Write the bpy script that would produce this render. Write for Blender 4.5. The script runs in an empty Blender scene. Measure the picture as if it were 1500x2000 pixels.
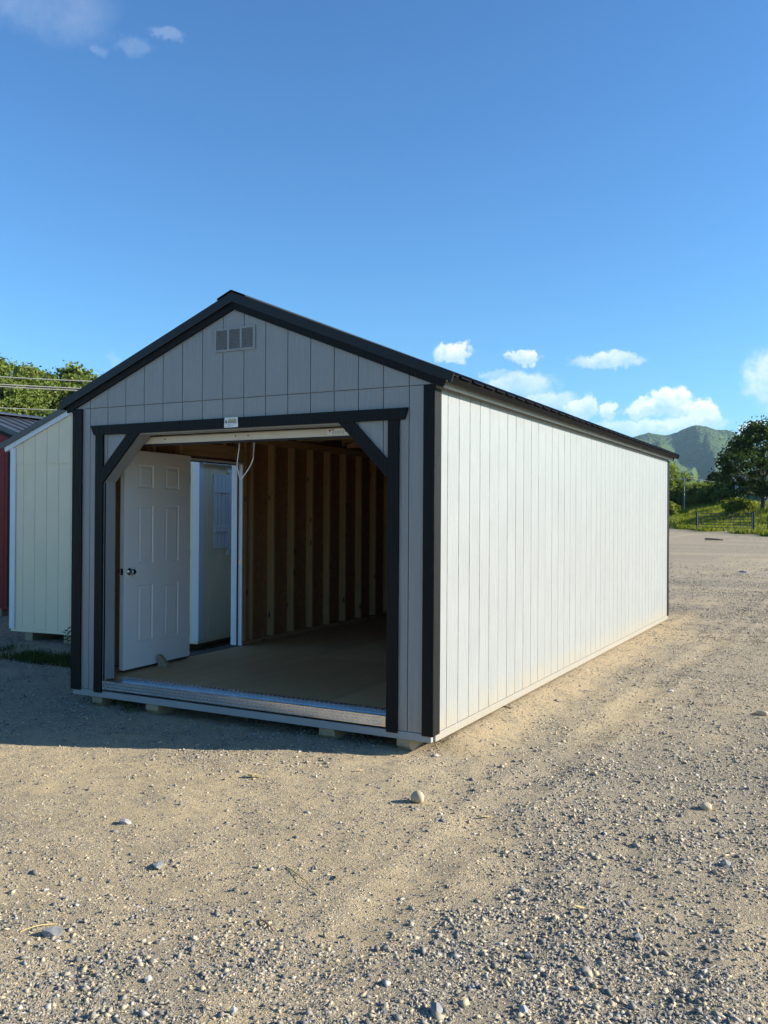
import bpy, math, random
import numpy as np
from mathutils import Matrix, Vector

random.seed(7)
RNG = np.random.default_rng(11)
SC = bpy.context.scene
COL = SC.collection
R = math.radians

# ------------------------------------------------------------------ camera
CAM = Vector((2.5517, -5.5092, 1.5476))
yaw, pitch, roll = -0.4895, 0.0050, 0.0061
F = Vector((math.sin(yaw) * math.cos(pitch), math.cos(yaw) * math.cos(pitch), math.sin(pitch)))
RI = Vector((math.cos(yaw), -math.sin(yaw), 0))
UP = RI.cross(F)
cr, sr = math.cos(roll), math.sin(roll)
RI2 = cr * RI + sr * UP
UP2 = -sr * RI + cr * UP
cd = bpy.data.cameras.new('camera')
cam = bpy.data.objects.new('camera', cd)
COL.objects.link(cam)
m = Matrix.Identity(4)
for i in range(3):
    m[i][0], m[i][1], m[i][2], m[i][3] = RI2[i], UP2[i], -F[i], CAM[i]
cam.matrix_world = m
cd.sensor_fit = 'VERTICAL'
cd.sensor_height = 36.0
cd.sensor_width = 27.0
cd.lens = 1728.0 / 2000.0 * 36.0
cd.clip_start = 0.05
cd.clip_end = 20000
SC.camera = cam

# ------------------------------------------------------------------ sun, sky, exposure
SUN_EL = 24.0
SUN_AZ = 66.3          # degrees from +Y towards +X
sun_dir = Vector((math.sin(R(SUN_AZ)) * math.cos(R(SUN_EL)), math.cos(R(SUN_AZ)) * math.cos(R(SUN_EL)), math.sin(R(SUN_EL))))
sl = bpy.data.lights.new('sun', 'SUN')
sl.energy = 5.0
sl.angle = R(0.55)
sl.color = (1.0, 0.925, 0.79)
sun = bpy.data.objects.new('sun', sl)
COL.objects.link(sun)
sun.rotation_euler = sun_dir.to_track_quat('Z', 'Y').to_euler()
sun.location = (30, 15, 30)

SC.view_settings.view_transform = 'Standard'
SC.view_settings.look = 'None'
SC.view_settings.exposure = 1.15
SC.view_settings.gamma = 1.0
SC.cycles.use_denoising = True
SC.cycles.max_bounces = 8
SC.cycles.diffuse_bounces = 5
SC.cycles.transparent_max_bounces = 6
SC.cycles.volume_bounces = 1
SC.cycles.sample_clamp_indirect = 6.0

world = bpy.data.worlds.new('World')
SC.world = world
world.use_nodes = True


class NT:
    """small helper round a node tree"""
    def __init__(self, tree):
        self.t = tree
        self.n = tree.nodes
        self.l = tree.links

    def new(self, typ, **kw):
        nd = self.n.new(typ)
        for k, v in kw.items():
            setattr(nd, k, v)
        return nd

    def put(self, sock, v):
        if v is None:
            return
        if hasattr(v, 'is_output') or isinstance(v, bpy.types.NodeSocket):
            self.l.new(v, sock)
        else:
            sock.default_value = v

    def math(self, op, a=None, b=None, c=None, clamp=False):
        nd = self.new('ShaderNodeMath', operation=op, use_clamp=clamp)
        for i, v in enumerate((a, b, c)):
            if v is not None:
                self.put(nd.inputs[i], v)
        return nd.outputs[0]

    def mix(self, f, a, b, blend='MIX'):
        nd = self.new('ShaderNodeMix', data_type='RGBA', blend_type=blend)
        self.put(nd.inputs[0], f)
        self.put(nd.inputs[6], a if not isinstance(a, tuple) else (*a[:3], 1))
        self.put(nd.inputs[7], b if not isinstance(b, tuple) else (*b[:3], 1))
        return nd.outputs[2]

    def noise(self, vec, scale, detail=4, rough=0.55, dist=0.0):
        nd = self.new('ShaderNodeTexNoise')
        if vec is not None:
            self.l.new(vec, nd.inputs['Vector'])
        nd.inputs['Scale'].default_value = scale
        nd.inputs['Detail'].default_value = detail
        nd.inputs['Roughness'].default_value = rough
        nd.inputs['Distortion'].default_value = dist
        return nd

    def vor(self, vec, scale, feature='F1', rnd=1.0):
        nd = self.new('ShaderNodeTexVoronoi', feature=feature)
        if vec is not None:
            self.l.new(vec, nd.inputs['Vector'])
        nd.inputs['Scale'].default_value = scale
        nd.inputs['Randomness'].default_value = rnd
        return nd

    def ramp(self, fac, stops, interp='LINEAR'):
        nd = self.new('ShaderNodeValToRGB')
        cr = nd.color_ramp
        cr.interpolation = interp
        while len(cr.elements) < len(stops):
            cr.elements.new(0.5)
        for e, (p, c) in zip(cr.elements, stops):
            e.position = p
            e.color = (*c, 1) if isinstance(c, tuple) else (c, c, c, 1)
        self.put(nd.inputs[0], fac)
        return nd.outputs[0]

    def smooth(self, v, lo, hi, a=0.0, b=1.0):
        nd = self.new('ShaderNodeMapRange', interpolation_type='SMOOTHSTEP')
        self.put(nd.inputs[0], v)
        for i, q in enumerate((lo, hi, a, b)):
            nd.inputs[i + 1].default_value = q
        return nd.outputs[0]

    def mapping(self, vec, scale=(1, 1, 1), loc=(0, 0, 0)):
        nd = self.new('ShaderNodeMapping')
        self.l.new(vec, nd.inputs[0])
        nd.inputs['Scale'].default_value = scale
        nd.inputs['Location'].default_value = loc
        return nd.outputs[0]

    def bump(self, height, strength, dist=0.01, normal=None):
        nd = self.new('ShaderNodeBump')
        nd.inputs['Strength'].default_value = strength
        nd.inputs['Distance'].default_value = dist
        self.l.new(height, nd.inputs['Height'])
        if normal is not None:
            self.l.new(normal, nd.inputs['Normal'])
        return nd.outputs[0]


def build_world():
    t = NT(world.node_tree)
    for nd in list(t.n):
        t.n.remove(nd)
    out = t.new('ShaderNodeOutputWorld')
    bg = t.new('ShaderNodeBackground')
    sky = t.new('ShaderNodeTexSky', sky_type='NISHITA')
    sky.sun_disc = False
    sky.sun_elevation = R(SUN_EL)
    sky.sun_rotation = R(SUN_AZ)
    sky.altitude = 300
    sky.air_density = 1.15
    sky.dust_density = 0.9
    sky.ozone_density = 2.2
    co = t.new('ShaderNodeTexCoord').outputs['Generated']
    n1 = t.noise(co, 26, 5, 0.6)
    n2 = t.noise(co, 90, 6, 0.68)
    sep = t.new('ShaderNodeSeparateXYZ')
    t.l.new(co, sep.inputs[0])
    az = t.math('MULTIPLY', t.math('ARCTAN2', sep.outputs[0], sep.outputs[1]), 57.2958)
    el = t.math('MULTIPLY', t.math('ARCSINE', sep.outputs[2]), 57.2958)
    # ragged outlines: push the look-up about with noise
    s1 = t.new('ShaderNodeSeparateColor')
    t.l.new(n1.outputs['Color'], s1.inputs[0])
    s2 = t.new('ShaderNodeSeparateColor')
    t.l.new(n2.outputs['Color'], s2.inputs[0])
    az = t.math('ADD', az, t.math('MULTIPLY', t.math('SUBTRACT', s1.outputs[0], 0.5), 2.4))
    el = t.math('ADD', el, t.math('MULTIPLY', t.math('SUBTRACT', s1.outputs[1], 0.5), 1.5))
    az = t.math('ADD', az, t.math('MULTIPLY', t.math('SUBTRACT', s2.outputs[0], 0.5), 1.3))
    el = t.math('ADD', el, t.math('MULTIPLY', t.math('SUBTRACT', s2.outputs[1], 0.5), 1.1))
    clouds = [  # azimuth, elevation, half width, half height, opacity, softness
        (-23.7, 10.50, 1.55, 0.78, 0.80, 0.8), (-19.15, 10.13, 1.10, 0.60, 0.80, 0.8),
        (-13.9, 9.75, 2.30, 0.62, 0.62, 1.0),
        (-10.1, 7.15, 1.55, 0.95, 0.90, 0.7), (-8.3, 6.35, 1.4, 0.85, 0.80, 0.8),
        (-11.9, 6.85, 1.1, 0.7, 0.80, 0.8), (-13.9, 6.75, 0.7, 0.65, 0.75, 0.7),
        (-15.5, 6.9, 1.0, 0.75, 0.75, 0.8), (-12.0, 5.6, 3.8, 0.70, 0.50, 1.3), (-9.3, 5.7, 2.8, 0.75, 0.62, 1.2),
        (-19.3, 8.45, 2.6, 0.85, 0.55, 1.2), (-17.4, 7.4, 1.8, 0.7, 0.5, 1.2), (-21.0, 9.2, 0.9, 0.35, 0.3, 1.1),
        (-3.8, 8.4, 2.2, 1.9, 0.60, 1.1), (-5.4, 5.2, 1.0, 0.6, 0.6, 0.9), (-2.0, 6.4, 3.0, 1.4, 0.5, 1.1),
        (-49.4, 28.4, 4.6, 2.0, 0.14, 1.5), (-44.2, 26.95, 1.6, 0.55, 0.12, 1.5),
        (-41.9, 27.85, 1.3, 0.40, 0.14, 1.5), (-46.3, 26.6, 0.5, 0.4, 0.12, 1.5),
        (-45.1, 9.4, 0.6, 0.5, 0.12, 1.4),
        # the same kind of sky goes on outside the frame
        (8.0, 7.0, 3.4, 1.3, 0.8, 0.8), (33.0, 8.0, 3.4, 1.1, 0.75, 0.8), (66.0, 7.5, 3.6, 1.2, 0.75, 0.8),
        (103.0, 8.0, 3.6, 1.3, 0.8, 0.8), (150.0, 7.5, 3.8, 1.2, 0.75, 0.8), (-66.0, 7.5, 2.8, 1.0, 0.6, 0.9),
        (-100.0, 8.0, 3.8, 1.2, 0.8, 0.8), (-150.0, 7.5, 3.6, 1.2, 0.75, 0.8), (30.0, 30.0, 5.0, 2.0, 0.15, 1.5),
    ]
    cmb = t.new('ShaderNodeCombineXYZ')
    t.l.new(az, cmb.inputs[0])
    t.l.new(el, cmb.inputs[1])
    tot, acc = None, None
    for (a, e, w, h, op, soft) in clouds:
        v = t.new('ShaderNodeVectorMath', operation='MULTIPLY_ADD')
        t.l.new(cmb.outputs[0], v.inputs[0])
        v.inputs[1].default_value = (1 / w, 1 / h, 0)
        v.inputs[2].default_value = (-a / w, -e / h, 0)
        ln = t.new('ShaderNodeVectorMath', operation='LENGTH')
        t.l.new(v.outputs[0], ln.inputs[0])
        al = t.smooth(ln.outputs['Value'], 1 + 0.08 * soft, 1 - 0.36 * soft, 0.0, op)
        tot = al if tot is None else t.math('MAXIMUM', tot, al)
        ac = t.new('ShaderNodeVectorMath', operation='MULTIPLY_ADD')
        t.l.new(v.outputs[0], ac.inputs[0])
        t.l.new(al, ac.inputs[1])
        if acc is not None:
            t.l.new(acc, ac.inputs[2])
        acc = ac.outputs[0]
    sa = t.new('ShaderNodeSeparateXYZ')
    t.l.new(acc, sa.inputs[0])
    shade = sa.outputs[1]
    dens = t.math('MULTIPLY', tot, t.smooth(n1.outputs[0], 0.22, 0.62, 0.45, 1.0), clamp=True)
    lit = t.math('ADD', t.smooth(shade, -0.5, 0.6), t.math('MULTIPLY', t.math('SUBTRACT', s2.outputs[2], 0.5), 1.5), clamp=True)
    ccol = t.mix(lit, (6.0, 7.6, 9.4), (11.4, 11.2, 10.7))
    # camera white balance of the deep blue sky
    gm = t.new('ShaderNodeGamma')
    t.l.new(sky.outputs[0], gm.inputs[0])
    gm.inputs[1].default_value = 1.22
    blue = t.mix(1.0, gm.outputs[0], (0.54, 0.94, 1.26), 'MULTIPLY')
    col = t.mix(dens, blue, ccol)
    t.l.new(col, bg.inputs[0])
    bg.inputs[1].default_value = 0.0560
    world.cycles.sampling_method = 'MANUAL'
    world.cycles.sample_map_resolution = 256
    t.l.new(bg.outputs[0], out.inputs[0])


build_world()

# ------------------------------------------------------------------ scene helpers


class MB:
    """collects polygons; build() links them as one mesh object"""
    def __init__(self):
        self.v = []
        self.f = []
        self.mi = []

    def add(self, verts, faces, mi=0):
        o = len(self.v)
        self.v += [tuple(x) for x in verts]
        self.f += [tuple(i + o for i in f) for f in faces]
        self.mi += [mi] * len(faces)
        return self

    def box(self, x0, x1, y0, y1, z0, z1, mi=0):
        return self.add([(x0, y0, z0), (x1, y0, z0), (x1, y1, z0), (x0, y1, z0), (x0, y0, z1), (x1, y0, z1), (x1, y1, z1), (x0, y1, z1)],
                        [(0, 3, 2, 1), (4, 5, 6, 7), (0, 1, 5, 4), (1, 2, 6, 5), (2, 3, 7, 6), (3, 0, 4, 7)], mi)

    def bbox(self, x0, x1, y0, y1, z0, z1, b=0.003, mi=0):
        """box with chamfered edges"""
        P = []
        for z, i in ((z0, b), (z0 + b, 0), (z1 - b, 0), (z1, b)):
            a0, a1, c0, c1 = x0 + i, x1 - i, y0 + i, y1 - i
            P += [(a0 + b, c0, z), (a1 - b, c0, z), (a1, c0 + b, z), (a1, c1 - b, z), (a1 - b, c1, z), (a0 + b, c1, z), (a0, c1 - b, z), (a0, c0 + b, z)]
        fs = [tuple(range(7, -1, -1)), tuple(range(24, 32))]
        for k in range(3):
            for j in range(8):
                fs.append((k * 8 + j, k * 8 + (j + 1) % 8, k * 8 + 8 + (j + 1) % 8, k * 8 + 8 + j))
        return self.add(P, fs, mi)

    def prism(self, poly, axis, a, b, mi=0):
        """polygon (2d, counter-clockwise seen from the a side) extruded along an axis from a to b"""
        def p3(q, t):
            if axis == 'y':
                return (q[0], t, q[1])
            if axis == 'x':
                return (t, q[0], q[1])
            return (q[0], q[1], t)
        n = len(poly)
        vs = [p3(q, a) for q in poly] + [p3(q, b) for q in poly]
        fs = [tuple(range(n)), tuple(range(2 * n - 1, n - 1, -1))]
        for i in range(n):
            j = (i + 1) % n
            fs.append((i, i + n, j + n, j))
        return self.add(vs, fs, mi)

    def tube(self, pts, r, seg=8, mi=0, cap=True):
        pts = [Vector(p) for p in pts]
        rr = r if isinstance(r, (list, tuple)) else [r] * len(pts)
        vs, fs = [], []
        up = Vector((0.013, 0.021, 1))
        for i, p in enumerate(pts):
            d = (pts[min(i + 1, len(pts) - 1)] - pts[max(i - 1, 0)]).normalized()
            if abs(d.dot(up)) > 0.98 * up.length:
                ref = Vector((1, 0.02, 0))
            else:
                ref = up
            a = d.cross(ref).normalized()
            b = a.cross(d).normalized()
            for k in range(seg):
                an = 2 * math.pi * k / seg
                vs.append(p + (a * math.cos(an) + b * math.sin(an)) * rr[i])
        for i in range(len(pts) - 1):
            for k in range(seg):
                fs.append((i * seg + k, i * seg + (k + 1) % seg, (i + 1) * seg + (k + 1) % seg, (i + 1) * seg + k))
        if cap:
            fs.append(tuple(range(seg - 1, -1, -1)))
            fs.append(tuple(range((len(pts) - 1) * seg, len(pts) * seg)))
        return self.add(vs, fs, mi)

    def lathe(self, prof, seg=16, M=None, mi=0):
        """profile [(r, z)] about local z, then matrix M"""
        vs, fs = [], []
        for (r, z) in prof:
            for k in range(seg):
                an = 2 * math.pi * k / seg
                p = Vector((r * math.cos(an), r * math.sin(an), z))
                vs.append(M @ p if M else p)
        for i in range(len(prof) - 1):
            for k in range(seg):
                fs.append((i * seg + k, i * seg + (k + 1) % seg, (i + 1) * seg + (k + 1) % seg, (i + 1) * seg + k))
        return self.add(vs, fs, mi)

    def mesh(self, name, mats, smooth=False):
        me = bpy.data.meshes.new(name)
        me.from_pydata([tuple(p) for p in self.v], [], self.f)
        for mt in (mats if isinstance(mats, (list, tuple)) else [mats]):
            me.materials.append(mt)
        if any(self.mi):
            me.polygons.foreach_set('material_index', self.mi)
        if smooth:
            me.polygons.foreach_set('use_smooth', [True] * len(me.polygons))
        me.update()
        return me

    def build(self, name, mats, parent=None, loc=(0, 0, 0), rot=(0, 0, 0), smooth=False):
        return link(name, self.mesh(name, mats, smooth), parent, loc, rot)


def link(name, me, parent=None, loc=(0, 0, 0), rot=(0, 0, 0), scale=(1, 1, 1)):
    o = bpy.data.objects.new(name, me)
    COL.objects.link(o)
    o.parent = parent
    o.location = loc
    o.rotation_euler = rot
    o.scale = scale
    return o


def tag(o, label, cat=None, group=None, kind=None):
    o['label'] = label
    if cat:
        o['category'] = cat
    if group:
        o['group'] = group
    if kind:
        o['kind'] = kind
    return o


def thing(name, label, cat, loc=(0, 0, 0), rz=0.0, group=None):
    o = bpy.data.objects.new(name, None)
    o.empty_display_size = 0.2
    COL.objects.link(o)
    o.location = loc
    o.rotation_euler = (0, 0, rz)
    return tag(o, label, cat, group)


def copy_tree(src, loc, rz, label, scale=1.0, group=None):
    r = src.copy()
    COL.objects.link(r)
    r.location = loc
    r.rotation_euler = (0, 0, rz)
    r.scale = (scale, scale, scale)
    r['label'] = label
    if group:
        r['group'] = group
    for ch in src.children:
        c = ch.copy()
        COL.objects.link(c)
        c.parent = r
        for g in ch.children:
            d = g.copy()
            COL.objects.link(d)
            d.parent = c
    return r


def np_mesh(name, V, Fc, mat, smooth=False):
    """fast mesh from numpy arrays; Fc is (n, k) with constant k"""
    me = bpy.data.meshes.new(name)
    n, k = Fc.shape
    me.vertices.add(len(V))
    me.vertices.foreach_set('co', np.ascontiguousarray(V, dtype=np.float32).ravel())
    me.loops.add(n * k)
    me.loops.foreach_set('vertex_index', np.ascontiguousarray(Fc, dtype=np.int32).ravel())
    me.polygons.add(n)
    me.polygons.foreach_set('loop_start', np.arange(0, n * k, k, dtype=np.int32))
    me.polygons.foreach_set('loop_total', np.full(n, k, dtype=np.int32))
    if smooth:
        me.polygons.foreach_set('use_smooth', np.ones(n, dtype=bool))
    me.materials.append(mat)
    me.update(calc_edges=True)
    return me


# ------------------------------------------------------------------ materials
MATS = {}


def mat(name):
    m = bpy.data.materials.new(name)
    m.use_nodes = True
    t = NT(m.node_tree)
    b = t.n['Principled BSDF']
    return m, t, b


def obj_coord(t, rnd=True):
    """object coordinates shifted per object so that copies do not repeat"""
    co = t.new('ShaderNodeTexCoord').outputs['Object']
    if not rnd:
        return co, None
    inf = t.new('ShaderNodeObjectInfo')
    add = t.new('ShaderNodeVectorMath', operation='MULTIPLY_ADD')
    t.l.new(co, add.inputs[0])
    add.inputs[1].default_value = (1, 1, 1)
    cmb = t.new('ShaderNodeCombineXYZ')
    for i, k in enumerate((37.0, 23.0, 51.0)):
        t.l.new(t.math('MULTIPLY', inf.outputs['Random'], k), cmb.inputs[i])
    t.l.new(cmb.outputs[0], add.inputs[2])
    return add.outputs[0], inf.outputs['Random']


def siding_paint(name, col, rough=0.45, emboss=0.5, var=0.05, dirt=None, spec=0.45):
    """painted engineered-wood siding: wood grain embossed along z"""
    m, t, b = mat(name)
    v, rnd = obj_coord(t)
    g = t.noise(t.mapping(v, (38, 38, 2.6)), 1.0, 5, 0.62, 0.6)
    g2 = t.noise(t.mapping(v, (160, 160, 26)), 1.0, 3, 0.6)
    blot = t.noise(v, 2.2, 3)
    c = t.mix(t.smooth(blot.outputs[0], 0.3, 0.7), tuple(x * (1 - var) for x in col), tuple(x * (1 + var * 0.5) for x in col))
    c = t.mix(t.math('MULTIPLY', rnd, var * 2.0), c, tuple(x * 0.82 for x in col))
    if dirt:
        geo = t.new('ShaderNodeNewGeometry')
        sp = t.new('ShaderNodeSeparateXYZ')
        t.l.new(geo.outputs['Position'], sp.inputs[0])
        n = t.noise(geo.outputs['Position'], 5, 4)
        f = t.math('ADD', t.smooth(sp.outputs[2], 0.0, 0.35, 0.62, 0.0), t.math('MULTIPLY', t.math('SUBTRACT', n.outputs[0], 0.55), 0.9), clamp=True)
        f = t.math('MULTIPLY', f, t.smooth(sp.outputs[2], 0.02, 0.6, 0.8, 0.0))
        c = t.mix(f, c, dirt)
    t.put(b.inputs['Base Color'], c)
    b.inputs['Roughness'].default_value = rough
    b.inputs['Specular IOR Level'].default_value = spec
    h = t.math('ADD', t.math('MULTIPLY', t.smooth(g.outputs[0], 0.38, 0.68), 1.0), t.math('MULTIPLY', g2.outputs[0], 0.45))
    t.l.new(t.bump(h, emboss, 0.0042), b.inputs['Normal'])
    return m


def plain(name, col, rough=0.5, metal=0.0, var=0.06, scale=6.0, bump=0.0, bscale=60.0, bdist=0.003, spec=0.5):
    m, t, b = mat(name)
    v, rnd = obj_coord(t)
    n = t.noise(v, scale, 4)
    c = t.mix(t.smooth(n.outputs[0], 0.3, 0.7), tuple(x * (1 - var) for x in col), tuple(min(1, x * (1 + var)) for x in col))
    t.put(b.inputs['Base Color'], c)
    b.inputs['Roughness'].default_value = rough
    b.inputs['Metallic'].default_value = metal
    b.inputs['Specular IOR Level'].default_value = spec
    if bump:
        n2 = t.noise(v, bscale, 4, 0.6)
        t.l.new(t.bump(n2.outputs[0], bump, bdist), b.inputs['Normal'])
    return m


def wood(name, c1, c2, axis=2, knots=True, rough=0.7):
    m, t, b = mat(name)
    v, rnd = obj_coord(t)
    sc = [26, 26, 26]
    sc[axis] = 1.5
    g = t.noise(t.mapping(v, tuple(sc)), 1.0, 5, 0.6, 0.8)
    c = t.mix(t.smooth(g.outputs[0], 0.32, 0.7), c1, c2)
    c = t.mix(t.math('MULTIPLY', rnd, 0.55), c, tuple(x * 0.55 for x in c2))
    if knots:
        ks = [9, 9, 9]
        ks[axis] = 3.2
        k = t.vor(t.mapping(v, tuple(ks)), 1.0)
        c = t.mix(t.smooth(k.outputs['Distance'], 0.06, 0.17, 0.85, 0.0), c, (0.05, 0.025, 0.012))
    t.put(b.inputs['Base Color'], c)
    b.inputs['Roughness'].default_value = rough
    t.l.new(t.bump(g.outputs[0], 0.25, 0.002), b.inputs['Normal'])
    return m


def make_materials():
    M = MATS
    M['siding'] = siding_paint('grey siding paint', (0.268, 0.278, 0.278), 0.38, 0.65, 0.04, (0.34, 0.275, 0.18))
    M['siding_back'] = siding_paint('grey siding groove', (0.22, 0.23, 0.23), 0.6, 0.2, 0.04)
    M['trim_black'] = siding_paint('black trim paint', (0.0055, 0.0058, 0.0062), 0.55, 0.6, 0.12, None, 0.18)
    M['jamb'] = siding_paint('grey jamb paint', (0.30, 0.31, 0.31), 0.45, 0.3, 0.05)
    M['metal_black'] = plain('black metal roofing', (0.010, 0.011, 0.013), 0.45, 0.0, 0.15, 3.0, 0.05, 40, spec=0.3)
    M['eave_metal'] = plain('dark bronze eave trim', (0.006, 0.006, 0.006), 0.8, 0.0, 0.15, 3.0, spec=0.04)
    M['cream'] = siding_paint('cream siding paint', (0.90, 0.76, 0.53), 0.5, 0.35, 0.03)
    M['white_trim'] = siding_paint('white trim paint', (0.80, 0.81, 0.82), 0.45, 0.3, 0.03)
    M['red'] = siding_paint('red siding paint', (0.20, 0.014, 0.017), 0.5, 0.35, 0.1, None, 0.2)
    M['charcoal_metal'] = plain('charcoal metal roofing', (0.075, 0.074, 0.074), 0.4, 0.0, 0.12, 3.0)
    M['roof_sheen'] = plain('dark grey ribbed roofing', (0.05, 0.053, 0.06), 0.35, 0.2, 0.1, 3.0)
    M['pine'] = wood('pine framing', (0.64, 0.43, 0.215), (0.50, 0.31, 0.14))
    M['pine_y'] = wood('pine framing along y', (0.60, 0.40, 0.20), (0.46, 0.28, 0.13), 1)
    M['pine_x'] = wood('pine framing along x', (0.60, 0.40, 0.20), (0.46, 0.28, 0.13), 0)
    M['skid'] = wood('treated skid timber', (0.42, 0.34, 0.22), (0.30, 0.23, 0.14), 1)
    M['plywood'] = wood('plywood floor', (0.60, 0.38, 0.18), (0.50, 0.30, 0.13), 1, False, 0.6)
    # brown strand board on the inside of the walls
    m, t, b = mat('brown panel back')
    v, rnd = obj_coord(t)
    k = t.vor(t.mapping(v, (60, 60, 25)), 1.0)
    n = t.noise(v, 14, 4)
    c = t.mix(n.outputs[0], (0.27, 0.13, 0.055), (0.38, 0.20, 0.09))
    c = t.mix(0.35, c, k.outputs['Color'], 'SOFT_LIGHT')
    t.put(b.inputs['Base Color'], c)
    b.inputs['Roughness'].default_value = 0.75
    M['osb'] = m
    # moulded white entry door with wood-grain emboss
    m, t, b = mat('white moulded door')
    v, rnd = obj_coord(t, False)
    g = t.noise(t.mapping(v, (85, 85, 3.2)), 1.0, 5, 0.65, 1.6)
    t.put(b.inputs['Base Color'], t.mix(t.noise(v, 3).outputs[0], (0.87, 0.86, 0.84), (0.90, 0.89, 0.87)))
    b.inputs['Roughness'].default_value = 0.42
    t.l.new(t.bump(g.outputs[0], 0.45, 0.0018), b.inputs['Normal'])
    M['door'] = m
    M['frame_white'] = plain('white door frame', (0.74, 0.75, 0.78), 0.4, 0, 0.03)
    M['brass'] = plain('satin nickel', (0.42, 0.40, 0.37), 0.22, 1.0, 0.05)
    M['dark_strip'] = plain('black weather strip', (0.012, 0.012, 0.016), 0.6)
    M['alu'] = plain('polished diamond plate', (0.62, 0.64, 0.66), 0.20, 1.0, 0.10, 7.0, 0.04, 30)
    M['galv'] = plain('galvanised flat plate', (0.33, 0.35, 0.38), 0.38, 0.8, 0.15, 8.0, 0.05, 30)
    M['door_bar'] = plain('off-white roll door metal', (0.66, 0.64, 0.58), 0.45, 0.0, 0.05)
    M['rope'] = plain('white pull rope', (0.75, 0.73, 0.68), 0.8)
    M['sticker'] = plain('white sticker', (0.74, 0.76, 0.74), 0.4)
    M['sticker_gold'] = plain('gold sticker print', (0.36, 0.30, 0.07), 0.5, 0, 0.3, 300)
    M['sticker_dark'] = plain('dark sticker print', (0.03, 0.035, 0.03), 0.5)
    M['sticker_grey'] = plain('grey sticker print', (0.35, 0.36, 0.37), 0.5)
    M['sticker_red'] = plain('red sticker print', (0.30, 0.015, 0.02), 0.5)
    M['glass'] = plain('dark window glass', (0.012, 0.016, 0.022), 0.06, 0, 0.05)
    # gravel stones
    m, t, b = mat('crushed stone')
    geo = t.new('ShaderNodeNewGeometry')
    rnd = geo.outputs['Random Per Island']
    c = t.ramp(rnd, [(0.0, (0.14, 0.145, 0.15)), (0.25, (0.255, 0.245, 0.23)), (0.46, (0.36, 0.335, 0.29)),
                     (0.60, (0.53, 0.45, 0.31)), (0.80, (0.70, 0.57, 0.37)), (0.93, (0.44, 0.43, 0.40)), (0.98, (0.58, 0.56, 0.51)), (1.0, (0.70, 0.67, 0.60))])
    n = t.noise(geo.outputs['Position'], 260, 4, 0.6)
    c = t.mix(t.smooth(n.outputs[0], 0.42, 0.8, 0.0, 0.4), c, (0.48, 0.40, 0.28))
    c = t.mix(1.0, c, (0.66, 0.645, 0.63), 'MULTIPLY')
    t.put(b.inputs['Base Color'], c)
    b.inputs['Roughness'].default_value = 0.85
    t.l.new(t.bump(n.outputs[0], 0.5, 0.002), b.inputs['Normal'])
    M['stone'] = m

    m, t, b = mat('sandy grit')
    geo = t.new('ShaderNodeNewGeometry')
    c = t.ramp(geo.outputs['Random Per Island'], [(0.0, (0.16, 0.155, 0.15)), (0.22, (0.32, 0.29, 0.24)), (0.45, (0.62, 0.50, 0.33)), (0.76, (0.80, 0.66, 0.43)), (0.90, (0.42, 0.40, 0.37)), (1.0, (0.90, 0.82, 0.66))])
    t.put(b.inputs['Base Color'], c)
    b.inputs['Roughness'].default_value = 0.9
    M['grit'] = m
    gl = b.inputs['Base Color'].links[0].from_socket
    t.put(b.inputs['Base Color'], t.mix(1.0, gl, (0.715, 0.695, 0.67), 'MULTIPLY'))

    def rock(name, c1, c2, s=30):
        m, t, b = mat(name)
        v, r = obj_coord(t)
        n = t.noise(v, s, 5, 0.6)
        t.put(b.inputs['Base Color'], t.mix(t.smooth(n.outputs[0], 0.3, 0.7), c1, c2))
        b.inputs['Roughness'].default_value = 0.85
        t.l.new(t.bump(n.outputs[0], 0.6, 0.004), b.inputs['Normal'])
        return m
    M['cobble'] = rock('tan cobble', (0.38, 0.30, 0.19), (0.46, 0.38, 0.26))
    M['grey_rock'] = rock('grey rock', (0.15, 0.155, 0.155), (0.24, 0.24, 0.23))
    M['pale_rock'] = rock('pale rock', (0.27, 0.265, 0.25), (0.36, 0.35, 0.325))
    M['chip'] = wood('bleached wood chip', (0.56, 0.44, 0.23), (0.47, 0.35, 0.17), 0, False)
    M['stick'] = wood('brown stick', (0.22, 0.13, 0.08), (0.14, 0.085, 0.05), 0, False)
    M['straw'] = plain('dry straw', (0.60, 0.45, 0.17), 0.7)

    def leaf(name, ramp, trans=0.35):
        m = bpy.data.materials.new(name)
        m.use_nodes = True
        t = NT(m.node_tree)
        b = t.n['Principled BSDF']
        out = t.n['Material Output']
        geo = t.new('ShaderNodeNewGeometry')
        inf = t.new('ShaderNodeObjectInfo')
        c = t.ramp(geo.outputs['Random Per Island'], ramp)
        c = t.mix(t.math('MULTIPLY', inf.outputs['Random'], 0.4), c, ramp[0][1])
        c = t.mix(1.0, c, (0.78, 0.78, 0.78), 'MULTIPLY')
        t.put(b.inputs['Base Color'], c)
        b.inputs['Roughness'].default_value = 0.6
        b.inputs['Specular IOR Level'].default_value = 0.1
        tr = t.new('ShaderNodeBsdfTranslucent')
        c2 = t.mix(1.0, c, (1.0, 1.05, 0.45), 'MULTIPLY')
        t.put(tr.inputs['Color'], c2)
        mx = t.new('ShaderNodeMixShader')
        mx.inputs[0].default_value = trans
        t.l.new(b.outputs[0], mx.inputs[1])
        t.l.new(tr.outputs[0], mx.inputs[2])
        t.l.new(mx.outputs[0], out.inputs['Surface'])
        return m
    M['leaf_wood'] = leaf('woodland leaves', [(0.0, (0.12, 0.175, 0.035)), (0.5, (0.195, 0.255, 0.052)), (0.85, (0.26, 0.30, 0.075)), (1.0, (0.33, 0.34, 0.11))])
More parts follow.
